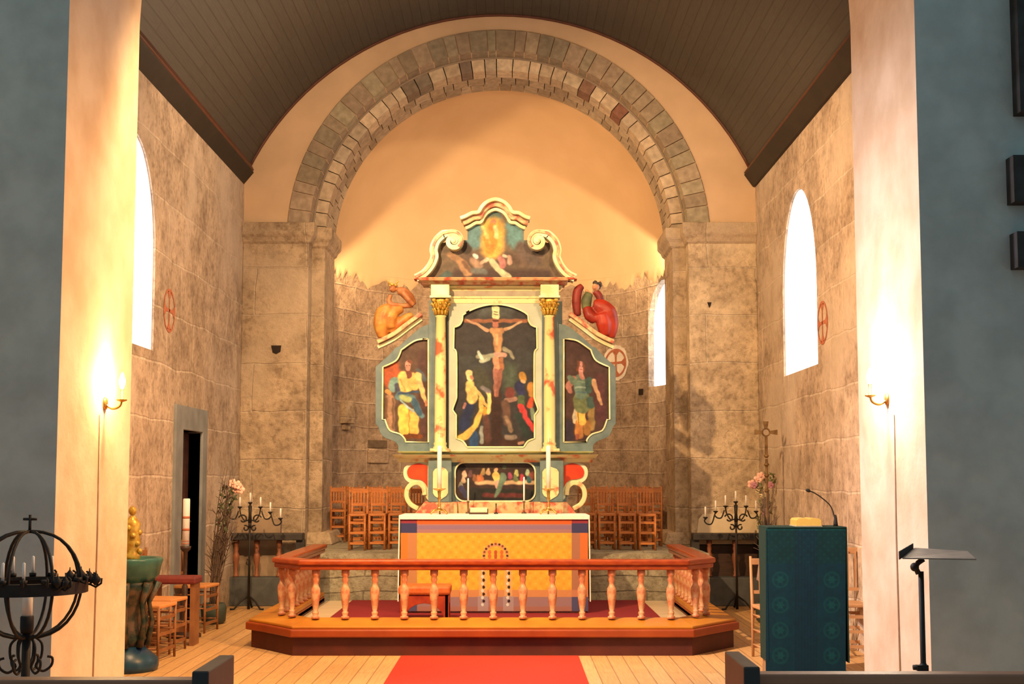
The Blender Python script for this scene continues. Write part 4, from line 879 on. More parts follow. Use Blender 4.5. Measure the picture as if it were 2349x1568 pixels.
m = M(); chain(m, [q(1325, 725), q(1322, 695), q(1325, 668), (q(1336, 656))], [8/K, 11/K, 11/K, 7/K]); chain(m, [q(1380, 700), q(1374, 680), q(1364, 668)], [8/K, 9/K, 8/K]); m.build('cloak', mat('carved_dark_red', PC(165, 48, 30), PC(120, 34, 24), .5, 8, bmp=.4), f2, rem=.010)
m = M(); chain(m, [q(1345, 712), q(1345, 690), q(1352, 672)], [10/K, 13/K, 9/K]); m.build('tunic', greenp, f2, rem=.012)
m = M(); m.ball(q(1366, 660, -.02), (9/K, 9/K, 10/K)); chain(m, [q(1360, 678), q(1350, 672), q(1343, 665)], [4/K, 4/K, 3/K]); m.ball(q(1363, 663, -.06), (3/K, 3/K, 3/K)); m.build('head', skinp, f2, rem=.008)
m = M()
for k in range(12): m.ball(q(1370+6*math.cos(k), 654+5*math.sin(k*1.7), random.uniform(-.04, .05)), (5/K,)*3, 8, 6)
m.build('hair', hairg, f2)
# turned finials at the cornice ends (right end ornament in the photograph)
# ================================================================== chairs in the apse
def make_chair(name, label, loc, rz, w, d, hs, h, mt, group=None, spind=4, seatmt=None, rungs=3):
    t = thing(name, label, 'chair', loc, rz, group); r = .013
    for sx in (-1, 1):
        m = M(); m.tube([(sx*w/2, -d/2, 0), (sx*w/2, -d/2, hs)], [r*.9, r*1.1], 8); m.build('front_leg', mt, t, world=False)
        m = M(); m.tube([(sx*w/2, d/2, 0), (sx*w/2, d/2, hs), (sx*w/2*1.0, d/2+.04, h)], [r, r*1.15, r*.9], 8); m.build('back_post', mt, t, world=False)
    m = M(); m.box(-w/2-.012, w/2+.012, -d/2-.015, d/2+.01, hs-.018, hs+.012); m.build('seat', seatmt or mt, t, world=False, bev=.008)
    for k in range(rungs):
        z = hs*(.2+.58*k/max(1, rungs-1)); m = M()
        for y in (-d/2, d/2): m.box(-w/2, w/2, y-.007, y+.007, z-.014, z+.014)
        for sx in (-1, 1): m.tube([(sx*w/2, -d/2, z+.02), (sx*w/2, d/2, z+.02)], .008, 6)
        m.build('rung', mt, t, world=False)
    m = M(); m.box(-w/2, w/2, d/2+.024, d/2+.042, h-.075, h-.02); m.build('top_rail', mt, t, world=False, bev=.004)
    m = M(); m.box(-w/2, w/2, d/2+.006, d/2+.02, hs+.10, hs+.13); m.build('lower_rail', mt, t, world=False)
    for k in range(spind):
        x = -w/2+w*(k+1)/(spind+1); m = M(); m.box(x-.008, x+.008, d/2+.008, d/2+.034, hs+.11, h-.05); m.build('spindle', mt, t, world=False)
    return t
grp = 'ladder-backed chairs stored in the apse'
ch0 = None
def addchair(px, D, rz, label, z=ZAP, kind=0):
    global ch0
    x = WX(px, D)
    if ch0 is None:
        ch0 = make_chair('apse_chair', label, (x, D, z), rz, .183, .25, .42, .745, chairwood, grp); return ch0
    return copy_tree(ch0, (x, D, z), rz, label)
LF = [(823, 15.75, 'orange wood chair in the apse, outermost of the front row left of the altar'), (868, 15.85, 'orange wood chair in the apse, middle of the front row left of the altar'), (913, 15.95, 'orange wood chair in the apse, front row, nearest the altar on its left'), (959, 16.0, 'orange wood chair in the apse, mostly behind the left end of the altar')]
for px, D, lb in LF: addchair(px, D, 0, lb)
for i, px in enumerate((779, 822, 864, 906, 948)):
    a = ['beside the left pier', 'second from the left pier', 'third from the left pier', 'fourth from the left pier', 'hidden by the altarpiece'][i]
    addchair(px, 16.65+.16*i if px > 800 else 17.7, PI, 'orange wood chair in the rear row left of the altarpiece, '+a)
RF = [(1345, 16.0, 'orange wood chair in the apse, mostly behind the right end of the altar'), (1390, 15.9, 'orange wood chair in the apse, front row, nearest the altar on its right'), (1436, 15.85, 'orange wood chair in the apse, middle of the front row right of the altar'), (1482, 15.75, 'orange wood chair in the apse, outermost of the front row right of the altar')]
for px, D, lb in RF: addchair(px, D, 0, lb)
for i, px in enumerate((1372, 1414, 1456, 1497)):
    a = ['hidden by the altarpiece', 'third from the right pier', 'second from the right pier', 'beside the right pier'][i]
    addchair(px, 16.9-.08*i, PI, 'orange wood chair in the rear row right of the altarpiece, '+a)
for i, (px, D) in enumerate(((760, 18.3), (800, 18.9), (846, 19.2), (892, 19.35))):
    addchair(px+14, D, PI, 'orange wood chair against the curved apse wall at left, '+['first', 'second', 'third', 'fourth'][i]+' from the pier')
for i, (px, D) in enumerate(((1500, 18.6), (1462, 19.0), (1418, 19.2), (1376, 19.35))):
    addchair(px, D, PI, 'orange wood chair against the curved apse wall at right, '+['first', 'second', 'third', 'fourth'][i]+' from the pier')

# ================================================================== side rails and candelabra
balr = mat('brown_baluster', (.30, .11, .055), (.22, .08, .04), .5, 9); railblk = mat('black_painted_wood', (.030, .028, .028), (.045, .04, .038), .55, 9); basebl = mat('blue_grey_box', (.085, .095, .10), (.065, .07, .075), .7, 8)
def side_rail(px0, px1, bpx, label, end):
    D = 16.45; x0, x1 = WX(px0, D), WX(px1, D); zt = WZ(1222, D)
    t = thing('side_rail', label, 'altar rail', ((x0+x1)/2, D, 0))
    m = M(); m.box(x0, x1, D-.11, D+.11, zt-.085, zt); m.build('top_rail', railblk, t, bev=.01)
    m = M(); zb_ = WZ(1322, D); m.box(x0+.02, x1-.02, D-.13, D+.13, .0, zb_); m.build('base_box', basebl, t, bev=.01)
    for x in end: m = M(); m.box(x-.05, x+.05, D-.06, D+.06, zb_, zt-.08); m.build('end_post', railblk, t)
    hh = zt-.085-zb_
    for p in bpx:
        m = M(); m.lathe([(r, z/.44*hh+zb_) for r, z in [(.035, 0), (.035, .02), (.02, .03), (.028, .06), (.018, .08), (.024, .12), (.04, .22), (.038, .26), (.022, .30), (.03, .34), (.022, .37), (.035, .39), (.035, .44)]], (WX(p, D), D, 0), 12); m.build('baluster', balr, t)
    return t
side_rail(484, 698, (545, 592, 643), 'dark topped rail on three brown balusters against the left pier, behind a candelabrum', (WX(490, 16.45), WX(692, 16.45)))
side_rail(1586, 1752, (1625, 1684), 'dark topped rail on brown balusters against the right pier, with a pale shelf behind', (WX(1592, 16.45), WX(1746, 16.45)))
D = 16.62
m = M(); m.box(WX(1602, D), WX(1742, D), D-.03, DW-.035, WZ(1247, D), WZ(1237, D)); tag(m.build('stone_shelf', mat('pale_slab', (.68, .60, .46), None, .8, 8)), 'thin pale shelf behind the right side rail, under its dark top', 'shelf')
m = M(); m.box(WX(1604, D), WX(1742, D), D+.02, DW-.035, .0, WZ(1250, D)); tag(m.build('cavity_shade', darkwood), 'dark block standing in for the shade behind the right side rail', 'box')  # dark block put in for the shade of the cavity
m = M(); m.pix([(1598, 1221), (1602, 1190), (1612, 1178), (1742, 1178), (1742, 1221)], DW-.03, DW-.06, DW-.03); m.build('rough_plaster', mat('rough_cream_plaster', (.74, .64, .46), (.68, .57, .40), .95, 9, bmp=.6), we)
m = M(); m.box(WX(543, D), WX(643, D), D+.06, DW-.035, 0, WZ(1190, D)); tag(m.build('stone_block', mat('brown_stone', (.34, .25, .17), None, .9, 8, bmp=.4)), 'brown stone block against the left pier, behind the candelabrum', 'block')
def candelabrum(cx, top_y, foot_y, D, label, lit=(1,)*7, hc=.12, lo=-3):
    x = WX(cx, D); t = thing('candelabrum', label, 'candelabrum', (x, D, 0)); k = D/F
    zt = WZ(top_y, D)
    m = M(); m.tube([(x, D, .0), (x, D, zt-.02)], [.016, .012], 10); m.lathe([(.02, 0), (.02, .06)], (x, D, zt-.30), 12); m.lathe([(.024, 0), (.018, .10), (.024, .2)], (x, D, zt-.24), 12); m.build('pole', iron, t)
    for q_ in range(3):
        a = PI/2+q_*2*PI/3; c, s = math.cos(a), math.sin(a); m = M(); m.tube([(x, D, .16), (x+.1*c, D+.1*s, .10), (x+.18*c, D+.18*s, .012), (x+.23*c, D+.23*s, .012)], .011, 8); m.build('foot', iron, t)
    dz = (0, .05, .11, .18); dx = (0, .125, .245, .37)
    for i in range(lo, 4):
        xi = x+math.copysign(dx[abs(i)], i) if i else x; zi = zt-dz[abs(i)]*1.05
        if i:
            s = 1 if i > 0 else -1; x_prev = x+s*dx[abs(i)-1]; m = M()
            if abs(i) == 1: pth = [(x, D, zt-.20), (x+s*.06, D, zt-.22), (x+s*.11, D, zt-.15), (xi, D, zi-.03)]
            else: pth = [(x_prev+s*.015, D, zt-dz[abs(i)-1]*1.05-.05), (x_prev+s*.05, D, zi-.075), (xi-s*.02, D, zi-.08), (xi+s*.012, D, zi-.045), (xi, D, zi-.015)]
            m.tube(smooth_path(pth, 5), .0085, 6); m.build('arm', iron, t)
        m = M(); m.lathe([(.006, -.03), (.012, -.018), (.028, -.006), (.030, .004), (.010, .006)], (xi, D, zi), 12); cp = m.build('cup', iron, t)
        if lit[i+3]: m = M(); m.lathe([(.011, .003), (.010, hc-.005), (.004, hc)], (xi, D, zi), 10); m.build('candle', wax, t)
    for s in (-1, 1):
        for (cx_, cz, r, a0_, a1_) in ((.085, -.20, .055, 20, 330), (.05, -.31, .035, 60, 400)):
            m = M(); m.tube([(x+s*(cx_+r*(1-.5*j/24)*math.cos(math.radians(a0_+(a1_-a0_)*j/24))), D, zt+cz+r*(1-.5*j/24)*math.sin(math.radians(a0_+(a1_-a0_)*j/24))) for j in range(25)], .009, 6); m.build('scroll', iron, t)
    return t
candelabrum(575, 1152, 1376, 15.95, 'black wrought-iron candelabrum with slim white candles, beside tall twigs at left', lo=-2)
candelabrum(1687, 1150, 1378, 15.95, 'black wrought-iron candelabrum before the right side rail', hc=.13)
# ---- twigs in a pot
def twigs(name, cx, D, ytop, ybot, label, n, spread, lean, seed, col, flowers=()):
    rnd = random.Random(seed); x = WX(cx, D); t = thing(name, label, 'branches', (x, D, 0)); zt = WZ(ytop, D)
    m = M(); m.lathe([(.10, 0), (.13, .03), (.14, .16), (.12, .22), (.105, .22), (.10, .05)], (x, D, 0), 16); m.build('pot', mat('dark_green_pot', (.05, .07, .06), None, .5, 8), t)
    m = M()
    for i in range(n):
        a = rnd.uniform(0, 2*PI); k = rnd.uniform(.1, 1); h = zt*rnd.uniform(.55, 1.0); p = [(x+.05*math.cos(a)*k, D+.05*math.sin(a)*k, .15)]; cxx = 0
        for j in range(1, 7):
            f = j/6; p.append((x+lean*f*f*1.0+(spread*(f**.8)*math.cos(a)*k)*(1.15-.55*f)+rnd.uniform(-.015, .015), D+spread*f*math.sin(a)*k*.6, .15+(h-.15)*f))
        m.tube(p, [.010-.0012*j for j in range(7)], 5)
        for b in range(3):
            q0 = Vector(p[rnd.randint(2, 5)]); d = Vector((rnd.uniform(-.12, .12), rnd.uniform(-.05, .05), rnd.uniform(.05, .18))); m.tube([q0, q0+d*.5+Vector((0, 0, .02)), q0+d], [.005, .004, .0025], 4)
    m.build('twigs', col, t)
    return t, x
twm = mat('twig_bark', (.13, .085, .06), (.09, .06, .045), .8, 20)
t, x = twigs('branch_arrangement', 496, 14.4, 1060, 1412, 'tall bundle of bare twigs in a dark pot, left of the left candelabrum', 34, .15, .17, 3, twm)
rnd = random.Random(5)
def blossoms(name, pts, mt, parent, r=.03):
    for (px, py, D) in pts:
        m = M(); X, Z = W(px, py, D)
        for k in range(5):
            a = 2*PI*k/5; m.ball((X+r*.9*math.cos(a), D-.01, Z+r*.9*math.sin(a)), (r*.75, r*.3, r*.75), 8, 5)
        m.ball((X, D-.02, Z), (r*.4,)*3, 8, 5); m.build(name, mt, parent)
pinkf = mat('pink_petals', (.80, .42, .32), (.85, .60, .50), .6, 30); darkleaf = mat('dark_leaf', (.05, .07, .03), (.09, .10, .05), .5, 12)
blossoms('pink_blossom', [(534, 1108, 14.4), (545, 1112, 14.38), (552, 1122, 14.4), (540, 1120, 14.42)], pinkf, t, .032)
def leaves(name, pts, mt, parent, n=14, r=.05, seed=1, spread=.07):
    rr = random.Random(seed); m = M()
    for (px, py, D) in pts:
        X, Z = W(px, py, D)
        for k in range(n):
            c = Vector((X+rr.uniform(-spread, spread), D+rr.uniform(-.06, .06), Z+rr.uniform(-spread, spread))); d = Vector((rr.uniform(-1, 1), rr.uniform(-.5, .5), rr.uniform(-1, 1))).normalized()*r*rr.uniform(.5, 1); e = d.cross(Vector((0, 1, .2))).normalized()*r*.28
            m.add([c-d, c+e, c+d, c-e], [(0, 1, 2, 3)])
    return m.build(name, mt, parent)
leaves('foliage', [(520, 1130, 14.4), (530, 1150, 14.4), (516, 1170, 14.4), (508, 1200, 14.4)], darkleaf, t, seed=2)
# ---- processional cross with flowers, right
D = 15.0; x = WX(1757, D, 985); t = thing('processional_cross', 'bronze cross on a tall pole rising above the flowers, right of the altar rail', 'cross', (x, D, 0)); cz = WZ(991, D); goldb = mat('aged_bronze', (.11, .06, .022), (.22, .13, .05), .5, 16, metal=.25)
m = M(); m.lathe([(.16, 0), (.16, .03), (.05, .06), (.02, .1)], (x, D, 0), 18); m.build('foot', darkwood, t)
m = M(); m.tube([(x, D, .08), (x, D, WZ(1052, D))], [.018, .016], 10)
for zz in (1045, 1065, 1090, 1125): m.lathe([(.016, -.02), (.032, 0), (.016, .02)], (x, D, WZ(zz, D)), 12)
m.build('pole', goldb, t)
m = M(); a_ = 26*D/F; h1 = WZ(966, D)-cz
for (dx, dz) in ((1, 0), (-1, 0), (0, 1), (0, -1)):
    L_ = a_ if dx else (h1 if dz > 0 else cz-WZ(1050, D)); wi, wo = .016, .030
    if dx: m.pxz([(x+dx*.045, cz-wi), (x+dx*.045, cz+wi), (x+dx*L_, cz+wo), (x+dx*L_, cz-wo)], D-.012, D+.012)
    else: m.pxz([(x-wi, cz+dz*.045), (x+wi, cz+dz*.045), (x+(wo if dz > 0 else wi), cz+dz*L_), (x-(wo if dz > 0 else wi), cz+dz*L_)], D-.012, D+.012)
m.build('cross_arms', goldb, t)
m = M(); m.tube([(x+.042*math.cos(2*PI*i/24), D, cz+.042*math.sin(2*PI*i/24)) for i in range(25)], .009, 8); m.build('cross_ring', goldb, t)
t, x = twigs('branch_arrangement', 1757, 14.5, 1120, 1420, 'tall arrangement of twigs with pink and cream flowers, below the processional cross', 30, .10, .0, 8, mat('grey_twig', (.16, .12, .10), (.10, .07, .06), .8, 20))
blossoms('pink_blossom', [(1738, 1100, 15.66), (1724, 1110, 15.64), (1745, 1092, 15.68)], pinkf, t, .035)
blossoms('mauve_blossom', [(1729, 1112, 15.60), (1767, 1112, 15.64), (1756, 1175, 15.6)], mat('mauve_petals', (.40, .16, .26), (.5, .25, .3), .6, 20), t, .028)
leaves('foliage', [(1742, 1112, 15.66), (1752, 1140, 15.66), (1766, 1096, 15.7), (1756, 1170, 15.66), (1752, 1200, 15.6), (1760, 1215, 15.6)], mat('mid_leaf', (.10, .12, .04), (.16, .15, .07), .5, 12), t, seed=4)
leaves('cream_blossom_spray', [(1748, 1132, 15.62), (1745, 1125, 15.62)], mat('cream_petals', (.75, .68, .42), (.6, .5, .3), .6, 12), t, n=16, r=.03, seed=6)
# ---- bench / white cloth at lectern's left
D = 15.2
# ================================================================== lectern
D = 10.5; x0, x1 = WX(1757, D), WX(1940, D); zt = WZ(1211, D)
t = thing('lectern', 'lectern hung with a dark green damask cloth, standing on the floor at right', 'lectern', ((x0+x1)/2, D+.2, 0))
def damask(X, Y, col):
    U_ = X-1757; V_ = Y-1211
    wv = (np.sin(X*1.9)*np.sin(Y*1.7)); col += (wv*5)[..., None]
    rib = (np.abs(U_-92) < 26); col[rib] += np.array((4, -6, 2)); col[rib & (np.sin(U_*.9) > .5)] += np.array((8, 3, 6))
    bl = ((U_ < 66) | (U_ > 118)) & (V_ > 80); col[bl] += np.array((0, 0, 7))
    for cx in (33, 151):
        for j in range(5):
            cy = 118+j*58+(0 if cx == 33 else 0); d = np.hypot(U_-cx, V_-cy); ring = (np.abs(d-17) < 2.5) | (d < 8); a = np.arctan2(V_-cy, U_-cx)
            pet = (d < 14) & (np.cos(a*6) > .2); col[ring] += np.array((16, 15, 5)); col[pet] += np.array((8, 10, 4))
    sm = (np.sin(U_*.34)*np.sin(V_*.34) > .6) & (V_ < 80); col[sm] += np.array((6, 10, 3))
    col[(V_ < 5)] += np.array((10, 25, 20))
paint('green_cloth', (1757, 1212, 1940, 1546), D, (0, 54, 46), [], t, fn=damask, m=mat_vc('damask_cloth', .75, .3, 200), depth=-.0, noise=.06, thick=.01, step=1.0, raw=False)
grn = mat('green_cloth_plain', (.004, .028, .022), (.006, .036, .028), .8, 30)
m = M(); m.box(x0, x1, D-.005, D+.36, zt-.002, zt+.012); m.box(x0-.002, x0+.008, D, D+.34, .12, zt); m.box(x1-.008, x1+.002, D, D+.34, .12, zt); m.build('cloth_sides', grn, t, bev=.004)
m = M(); m.box(x0+.02, x1-.02, D+.02, D+.38, .0, .06); m.box(x0+.02, x0+.06, D+.04, D+.36, .06, zt-.01); m.box(x1-.06, x1-.02, D+.04, D+.36, .06, zt-.01); m.box(x0+.02, x1-.02, D+.02, D+.36, zt-.04, zt-.004); m.build('wooden_frame', mat('lectern_wood', (.38, .22, .12), None, .5, 5), t)
Dm = D+.16; b_ = thing('gooseneck_microphone', 'black gooseneck microphone rising from the right of the lectern top', 'microphone', (WX(1917, Dm), Dm, zt+.012))
pp = [W(a, b, Dm) for a, b in ((1917, 1210), (1914, 1185), (1905, 1160), (1886, 1142), (1868, 1130), (1856, 1125))]; pp = [(a, Dm, c) for a, c in pp]; pp[0] = (pp[0][0], Dm, zt+.012)
m = M(); m.lathe([(.02, 0), (.018, .02), (.010, .08), (.006, .09)], (pp[0][0], Dm, zt+.012), 12); m.build('base', iron, b_)
m = M(); m.tube(smooth_path(pp, 5), .005, 8); m.build('gooseneck', iron, b_)
m = M(); m.ball((pp[-1][0]-.008, Dm, pp[-1][2]+.002), (.022, .014, .014), 12, 8, Matrix.Rotation(math.radians(20), 3, 'Y')); m.build('microphone_head', iron, b_)
bk = thing('open_book', 'thick open book with gilt page edges lying on the green lectern', 'book', (WX(1846, D+.14), D+.14, zt+.012))
bw = 28*D/F; m = M(); m.box(-bw-.006, bw+.006, -.13, .13, 0, .008); m.build('cover', mat('book_cover', (.5, .42, .3), None, .6, 9), bk, world=False)
gp = mat('gilt_pages', (.85, .62, .16), (.80, .50, .10), .35, 40, stretch=(1, 1, 12), metal=.2)
for s in (-1, 1):
    m = M(); P = [(0, .058), (s*bw*.3, .068), (s*bw*.85, .064), (s*bw, .05), (s*bw, .008), (0, .008)]; m.pxz(P, -.125, .125); m.build('page_block', gp, bk, world=False)
# chairs flanking the lectern
make_chair('wooden_chair', 'light wooden chair half hidden behind the left edge of the green lectern', (WX(1786, 11.6), 11.6, 0), .1, .40, .38, .45, .88, mat('pale_chair_wood', (.52, .30, .15), (.42, .22, .10), .5, 5))
make_chair('wooden_chair', 'brown wooden chair between the green lectern and the right pillar', (WX(1972, 11.9), 11.9, 0), -.15, .34, .36, .45, .96, MATS['pale_chair_wood'])
D = 12.6; t = thing('credence_shelf', 'small shelf with a white top holding a dark candle holder, partly behind the right pillar', 'shelf', (WX(1972, D), D, 0))
zs_ = WZ(1172, D); m = M(); m.box(WX(1948, D), WX(1995, D), D-.12, D+.12, zs_-.02, zs_); m.build('white_top', white_cloth, t, bev=.004)
m = M(); m.box(WX(1953, D), WX(1990, D), D-.1, D+.1, 0, zs_-.02); m.build('cabinet', mat('pinkish_wood', (.58, .38, .26), (.5, .32, .22), .6, 5), t)
b_ = thing('dark_candle_holder', 'round black holder with a slim dark candle on the white shelf by the right pillar', 'candle holder', (WX(1971, D), D, zs_))
m = M(); m.lathe([(.02, 0), (.034, .02), (.034, .04), (.012, .055)], n=14); m.build('holder', iron, b_, world=False)
m = M(); m.tube([(0, 0, .05), (0, 0, .14)], .006); m.build('stick', mat('green_candle', (.06, .07, .05), None, .5, 9), b_, world=False)
# white flower bench edge behind lectern's left edge
D = 13.85; x = WX(1748, D); t = thing('covered_stool', 'small stool under a pale mauve cloth, just left of the green lectern', 'stool', (x, D, 0))
zq = WZ(1232, D); m = M(); m.hexa([(x-.06, D-.1, .5), (x+.14, D-.1, .5), (x+.14, D+.1, .5), (x-.06, D+.1, .5), (x-.0, D-.08, zq), (x+.12, D-.08, zq), (x+.12, D+.08, zq), (x-.0, D+.08, zq)]); m.build('cloth', mat('pale_mauve', (.50, .42, .40), (.38, .22, .22), .8, 7), t, bev=.01)
m = M(); m.box(x-.03, x+.12, D-.08, D+.08, 0, .5); m.build('stool_body', darkwood, t)
# ================================================================== music stand
D = 6.5; x = WX(2107, D); t = thing('music_stand', 'black music stand with a flat tilted desk, before the right pillar', 'music stand', (x, D, 0))
m = M(); m.tube([(x, D, .1), (x, D, WZ(1310, D))], .0135, 10); zq = WZ(1530, D); m.lathe([(.02, -.02), (.022, 0), (.015, .02)], (x, D, zq), 12); m.build('pole', iron, t)
m = M(); m.box(x-.035, x+.02, D-.02, D+.01, WZ(1537, D), WZ(1524, D)); m.tube([(x-.05, D, WZ(1530, D)), (x, D, WZ(1530, D))], .013); m.build('clamp', iron, t)
for k in range(3):
    a = -PI/2+.3+k*2*PI/3; m = M(); m.tube([(x, D, .14), (x+.3*math.cos(a), D+.3*math.sin(a), .015)], .009, 8); m.build('leg', iron, t)
m = M(); pj = [W(a, b, D) for a, b in ((2107, 1315), (2100, 1300), (2106, 1290), (2118, 1282))]; m.tube([(a, D, c) for a, c in pj], .014, 8); m.ball((pj[1][0]-.004, D, pj[1][1]), (.022,)*3); m.build('tilt_joint', iron, t)
grdesk = mat('desk_grey_brown', (.26, .21, .16), (.2, .16, .13), .45, 10)
c_ = [W(a, b, D) for a, b in ((2050, 1277), (2118, 1284), (2205, 1285), (2245, 1272))]
m = M(); a0_ = W(2052, 1276, D); a1_ = W(2246, 1270, D)
P = [(a0_[0]-.01, D-.16, a0_[1]-.002), (a1_[0]-.07, D-.16, a1_[1]-.020), (a1_[0], D+.16, a1_[1]-.0), (W(2120, 1263, D)[0], D+.16, W(2120, 1262, D)[1])]
m.hexa(P+[(a, b, c+.006) for a, b, c in P]); m.build('desk', grdesk, t, bev=.002)
m = M(); l0 = W(2040, 1262, D); l1 = W(2118, 1250, D); m.hexa([(l0[0], D-.17, l0[1]-.035), (l1[0], D+.16, l1[1]-.035), (l1[0], D+.175, l1[1]-.035), (l0[0], D-.155, l0[1]-.035), (l0[0], D-.17, l0[1]+.005), (l1[0], D+.16, l1[1]+.002), (l1[0], D+.175, l1[1]+.002), (l0[0], D-.155, l0[1]+.005)]); m.build('desk_lip', iron, t, bev=.002)
# ================================================================== globe candle stand
D = 6.9; x = WX(72, D); zc_ = WZ(1338, D); Rg = 121*D/F
t = thing('globe_candle_stand', 'black wrought-iron globe-shaped votive candle stand topped by a small cross, at left', 'candle stand', (x, D, 0))
m = M(); m.tube([(x, D, .02), (x, D, WZ(1450, D)+.03)], .022, 12); m.lathe([(.22, 0), (.22, .02), (.05, .05), (.022, .09)], (x, D, 0), 20); m.build('pole', iron, t)
zlow = WZ(1462, D); ztp = WZ(1218, D)
for k in range(4):
    a = .0+PI*k/4
    for s in (0, PI):
        m = M(); pts = []
        for j in range(17):
            th = PI*j/16; rr = Rg*math.sin(th)**.85 if 0 < j < 16 else 0; zz = ztp+(zlow-ztp)*(1-math.cos(th))/2
            pts.append((x+rr*math.cos(a+s), D+rr*math.sin(a+s), zz))
        m.tube(pts, .0085, 6); m.build('globe_rib', iron, t)
zr_ = WZ(1344, D); Ro = Rg*1.08
m = M(); n = 48; prof = [(Rg*.93, .030), (Ro, .030), (Ro, -.032), (Ro-.012, -.032), (Ro-.014, .012), (Rg*.93, .012)]
vs_ = [(x+r*math.cos(2*PI*i/n), D+r*math.sin(2*PI*i/n), zr_+z) for r, z in prof for i in range(n)]
m.add(vs_, [(j*n+i, j*n+(i+1) % n, ((j+1) % 6)*n+(i+1) % n, ((j+1) % 6)*n+i) for j in range(6) for i in range(n)], False); m.build('ring_shelf', iron, t)
m = M(); m.tube([(x, D, ztp-.01), (x, D, WZ(1180, D))], .008, 8); zx = WZ(1190, D); m.tube([(x-.035, D, zx), (x+.035, D, zx)], .007, 8); m.build('top_cross', iron, t)
for k in range(18):
    a = 2*PI*k/18+.1; cx_, cy_ = x+Ro*.97*math.cos(a), D+Ro*.97*math.sin(a)
    m = M(); m.lathe([(.018, .03), (.020, .05), (.012, .05)], (cx_, cy_, zr_), 10)
    m.tube([(cx_+.018*math.cos(a), cy_+.018*math.sin(a), zr_+.03), (cx_+.045*math.cos(a), cy_+.045*math.sin(a), zr_+.02), (cx_+.055*math.cos(a), cy_+.055*math.sin(a), zr_+.05), (cx_+.035*math.cos(a), cy_+.035*math.sin(a), zr_+.06)], .006, 6)
    m.build('candle_cup', iron, t)
# double crown of holders standing out at the right of the ring
for (px, py, d) in ((160, 1320, -.05), (186, 1318, .02), (205, 1322, .08), (220, 1328, 0), (150, 1336, -.2), (132, 1335, -.22)):
    X, Z = W(px, py, D+d); m = M(); m.lathe([(.008, -.03), (.022, -.012), (.024, .006), (.004, .03), (.002, .045)], (X, D+d, Z), 10); m.tube([(X-.03, D+d, Z-.025), (X, D+d, Z-.04), (X+.028, D+d, Z-.02), (X+.03, D+d, Z+.006)], .006, 6); m.build('flower_cup', iron, t)
for k in range(6):
    a = .4+2*PI*k/6; c, s = math.cos(a), math.sin(a); z0 = WZ(1462, D); r0 = .0
    sp = [(.03, .01), (.075, -.03), (.075, -.10), (.05, -.145), (.085, -.175), (.125, -.15), (.13, -.11), (.105, -.10)]
    m = M(); m.tube(smooth_path([(x+r_*c, D+r_*s, z0+z_) for r_, z_ in sp], 4), .007, 6); m.build('scroll', iron, t)
m = M(); m.lathe([(.03, 0), (.034, .03), (.034, .085), (.03, .09)], (x, D, WZ(1452, D)), 14); m.build('candle_socket', iron, t)
zsk = WZ(1452, D)+.09
cd = M(); cd.lathe([(.026, 0), (.026, WZ(1355, D)-zsk-.008), (.018, WZ(1355, D)-zsk), (.004, WZ(1355, D)-zsk)], (x, D, zsk), 16); tag(cd.build('pillar_candle', wax), 'thick cream candle inside the globe stand, below its ring', 'candle')
cands = [(28, 1318, -.12), (52, 1298, .18), (57, 1325, -.2), (92, 1298, .18), (97, 1322, -.22), (20, 1300, .1)]
# slim candles on the ring: real ring positions
c0 = None; lbs = ['front left', 'front middle', 'front right', 'back left', 'back middle', 'back right']
for i, k in enumerate((12, 13, 14, 6, 5, 4)):
    a = 2*PI*k/18+.1+0; cx_, cy_ = x+Ro*.97*math.cos(a), D+Ro*.97*math.sin(a); z_ = zr_+.0505
    lb = 'slim white candle on the iron globe stand, %s of the ring' % lbs[i]
    if c0 is None:
        m = M(); m.lathe([(.008, 0), (.0075, .085), (.003, .09)], n=10); c0 = m.build('slim_candle', wax); tag(c0, lb, 'candle', 'slim candles on the globe stand'); c0.location = (cx_, cy_, z_)
    else:
        c_2 = c0.copy(); COL.objects.link(c_2); c_2.location = (cx_, cy_, z_); c_2['label'] = lb
# ================================================================== pews
pewlight = mat('pew_top_wood', (.46, .20, .12), (.38, .16, .09), .4, 4, stretch=(1, 6, 1)); pewend = mat('pew_end_wood', (.22, .13, .08), (.17, .10, .06), .5, 5, stretch=(4, 1, 1)); pewdark = mat('pew_front_dark', (.035, .03, .032), (.05, .04, .04), .5, 6)
def pew(xe, s, label, ytop, y0):
    t = thing('pew', label, 'pew', (xe, y0, 0)); far = xe+s*4.2
    zt_ = WZ(1539 if s < 0 else 1529, y0); a, b = sorted((xe, xe+s*.052))
    m = M(); m.mat = 0; m.box(a, b, y0+.004, y0+.38, 0, zt_); m.mat = 1; m.box(a, b, y0-.002, y0+.006, 0, zt_-.001); m.build('pew_end', [pewend, pewdark], t, bev=.004)
    a, b = sorted((xe+s*.052, far)); zz = WZ(ytop, y0+.1)
    m = M(); m.box(a, b, y0+.09, y0+.125, zz-.55, zz-.03); m.build('backrest', pewend, t)
    m = M(); m.box(a, b, y0+.07, y0+.15, zz-.035, zz); m.build('top_rail', pewlight, t, bev=.006)
    m = M(); m.box(a, b, y0-.30, y0+.09, .40, .44); m.build('seat', pewlight, t)
    m = M(); m.box(far-.05 if s > 0 else far, far if s > 0 else far+.05, y0, y0+.38, 0, zt_); m.build('far_end', pewend, t)
pew(WX(487, 4.16), -1, 'dark wooden pew at the lower left, its end panel facing the aisle', 1556, 4.16)
pew(WX(1700, 4.27), 1, 'reddish brown wooden pew at the lower right, its end panel facing the aisle', 1543, 4.27)
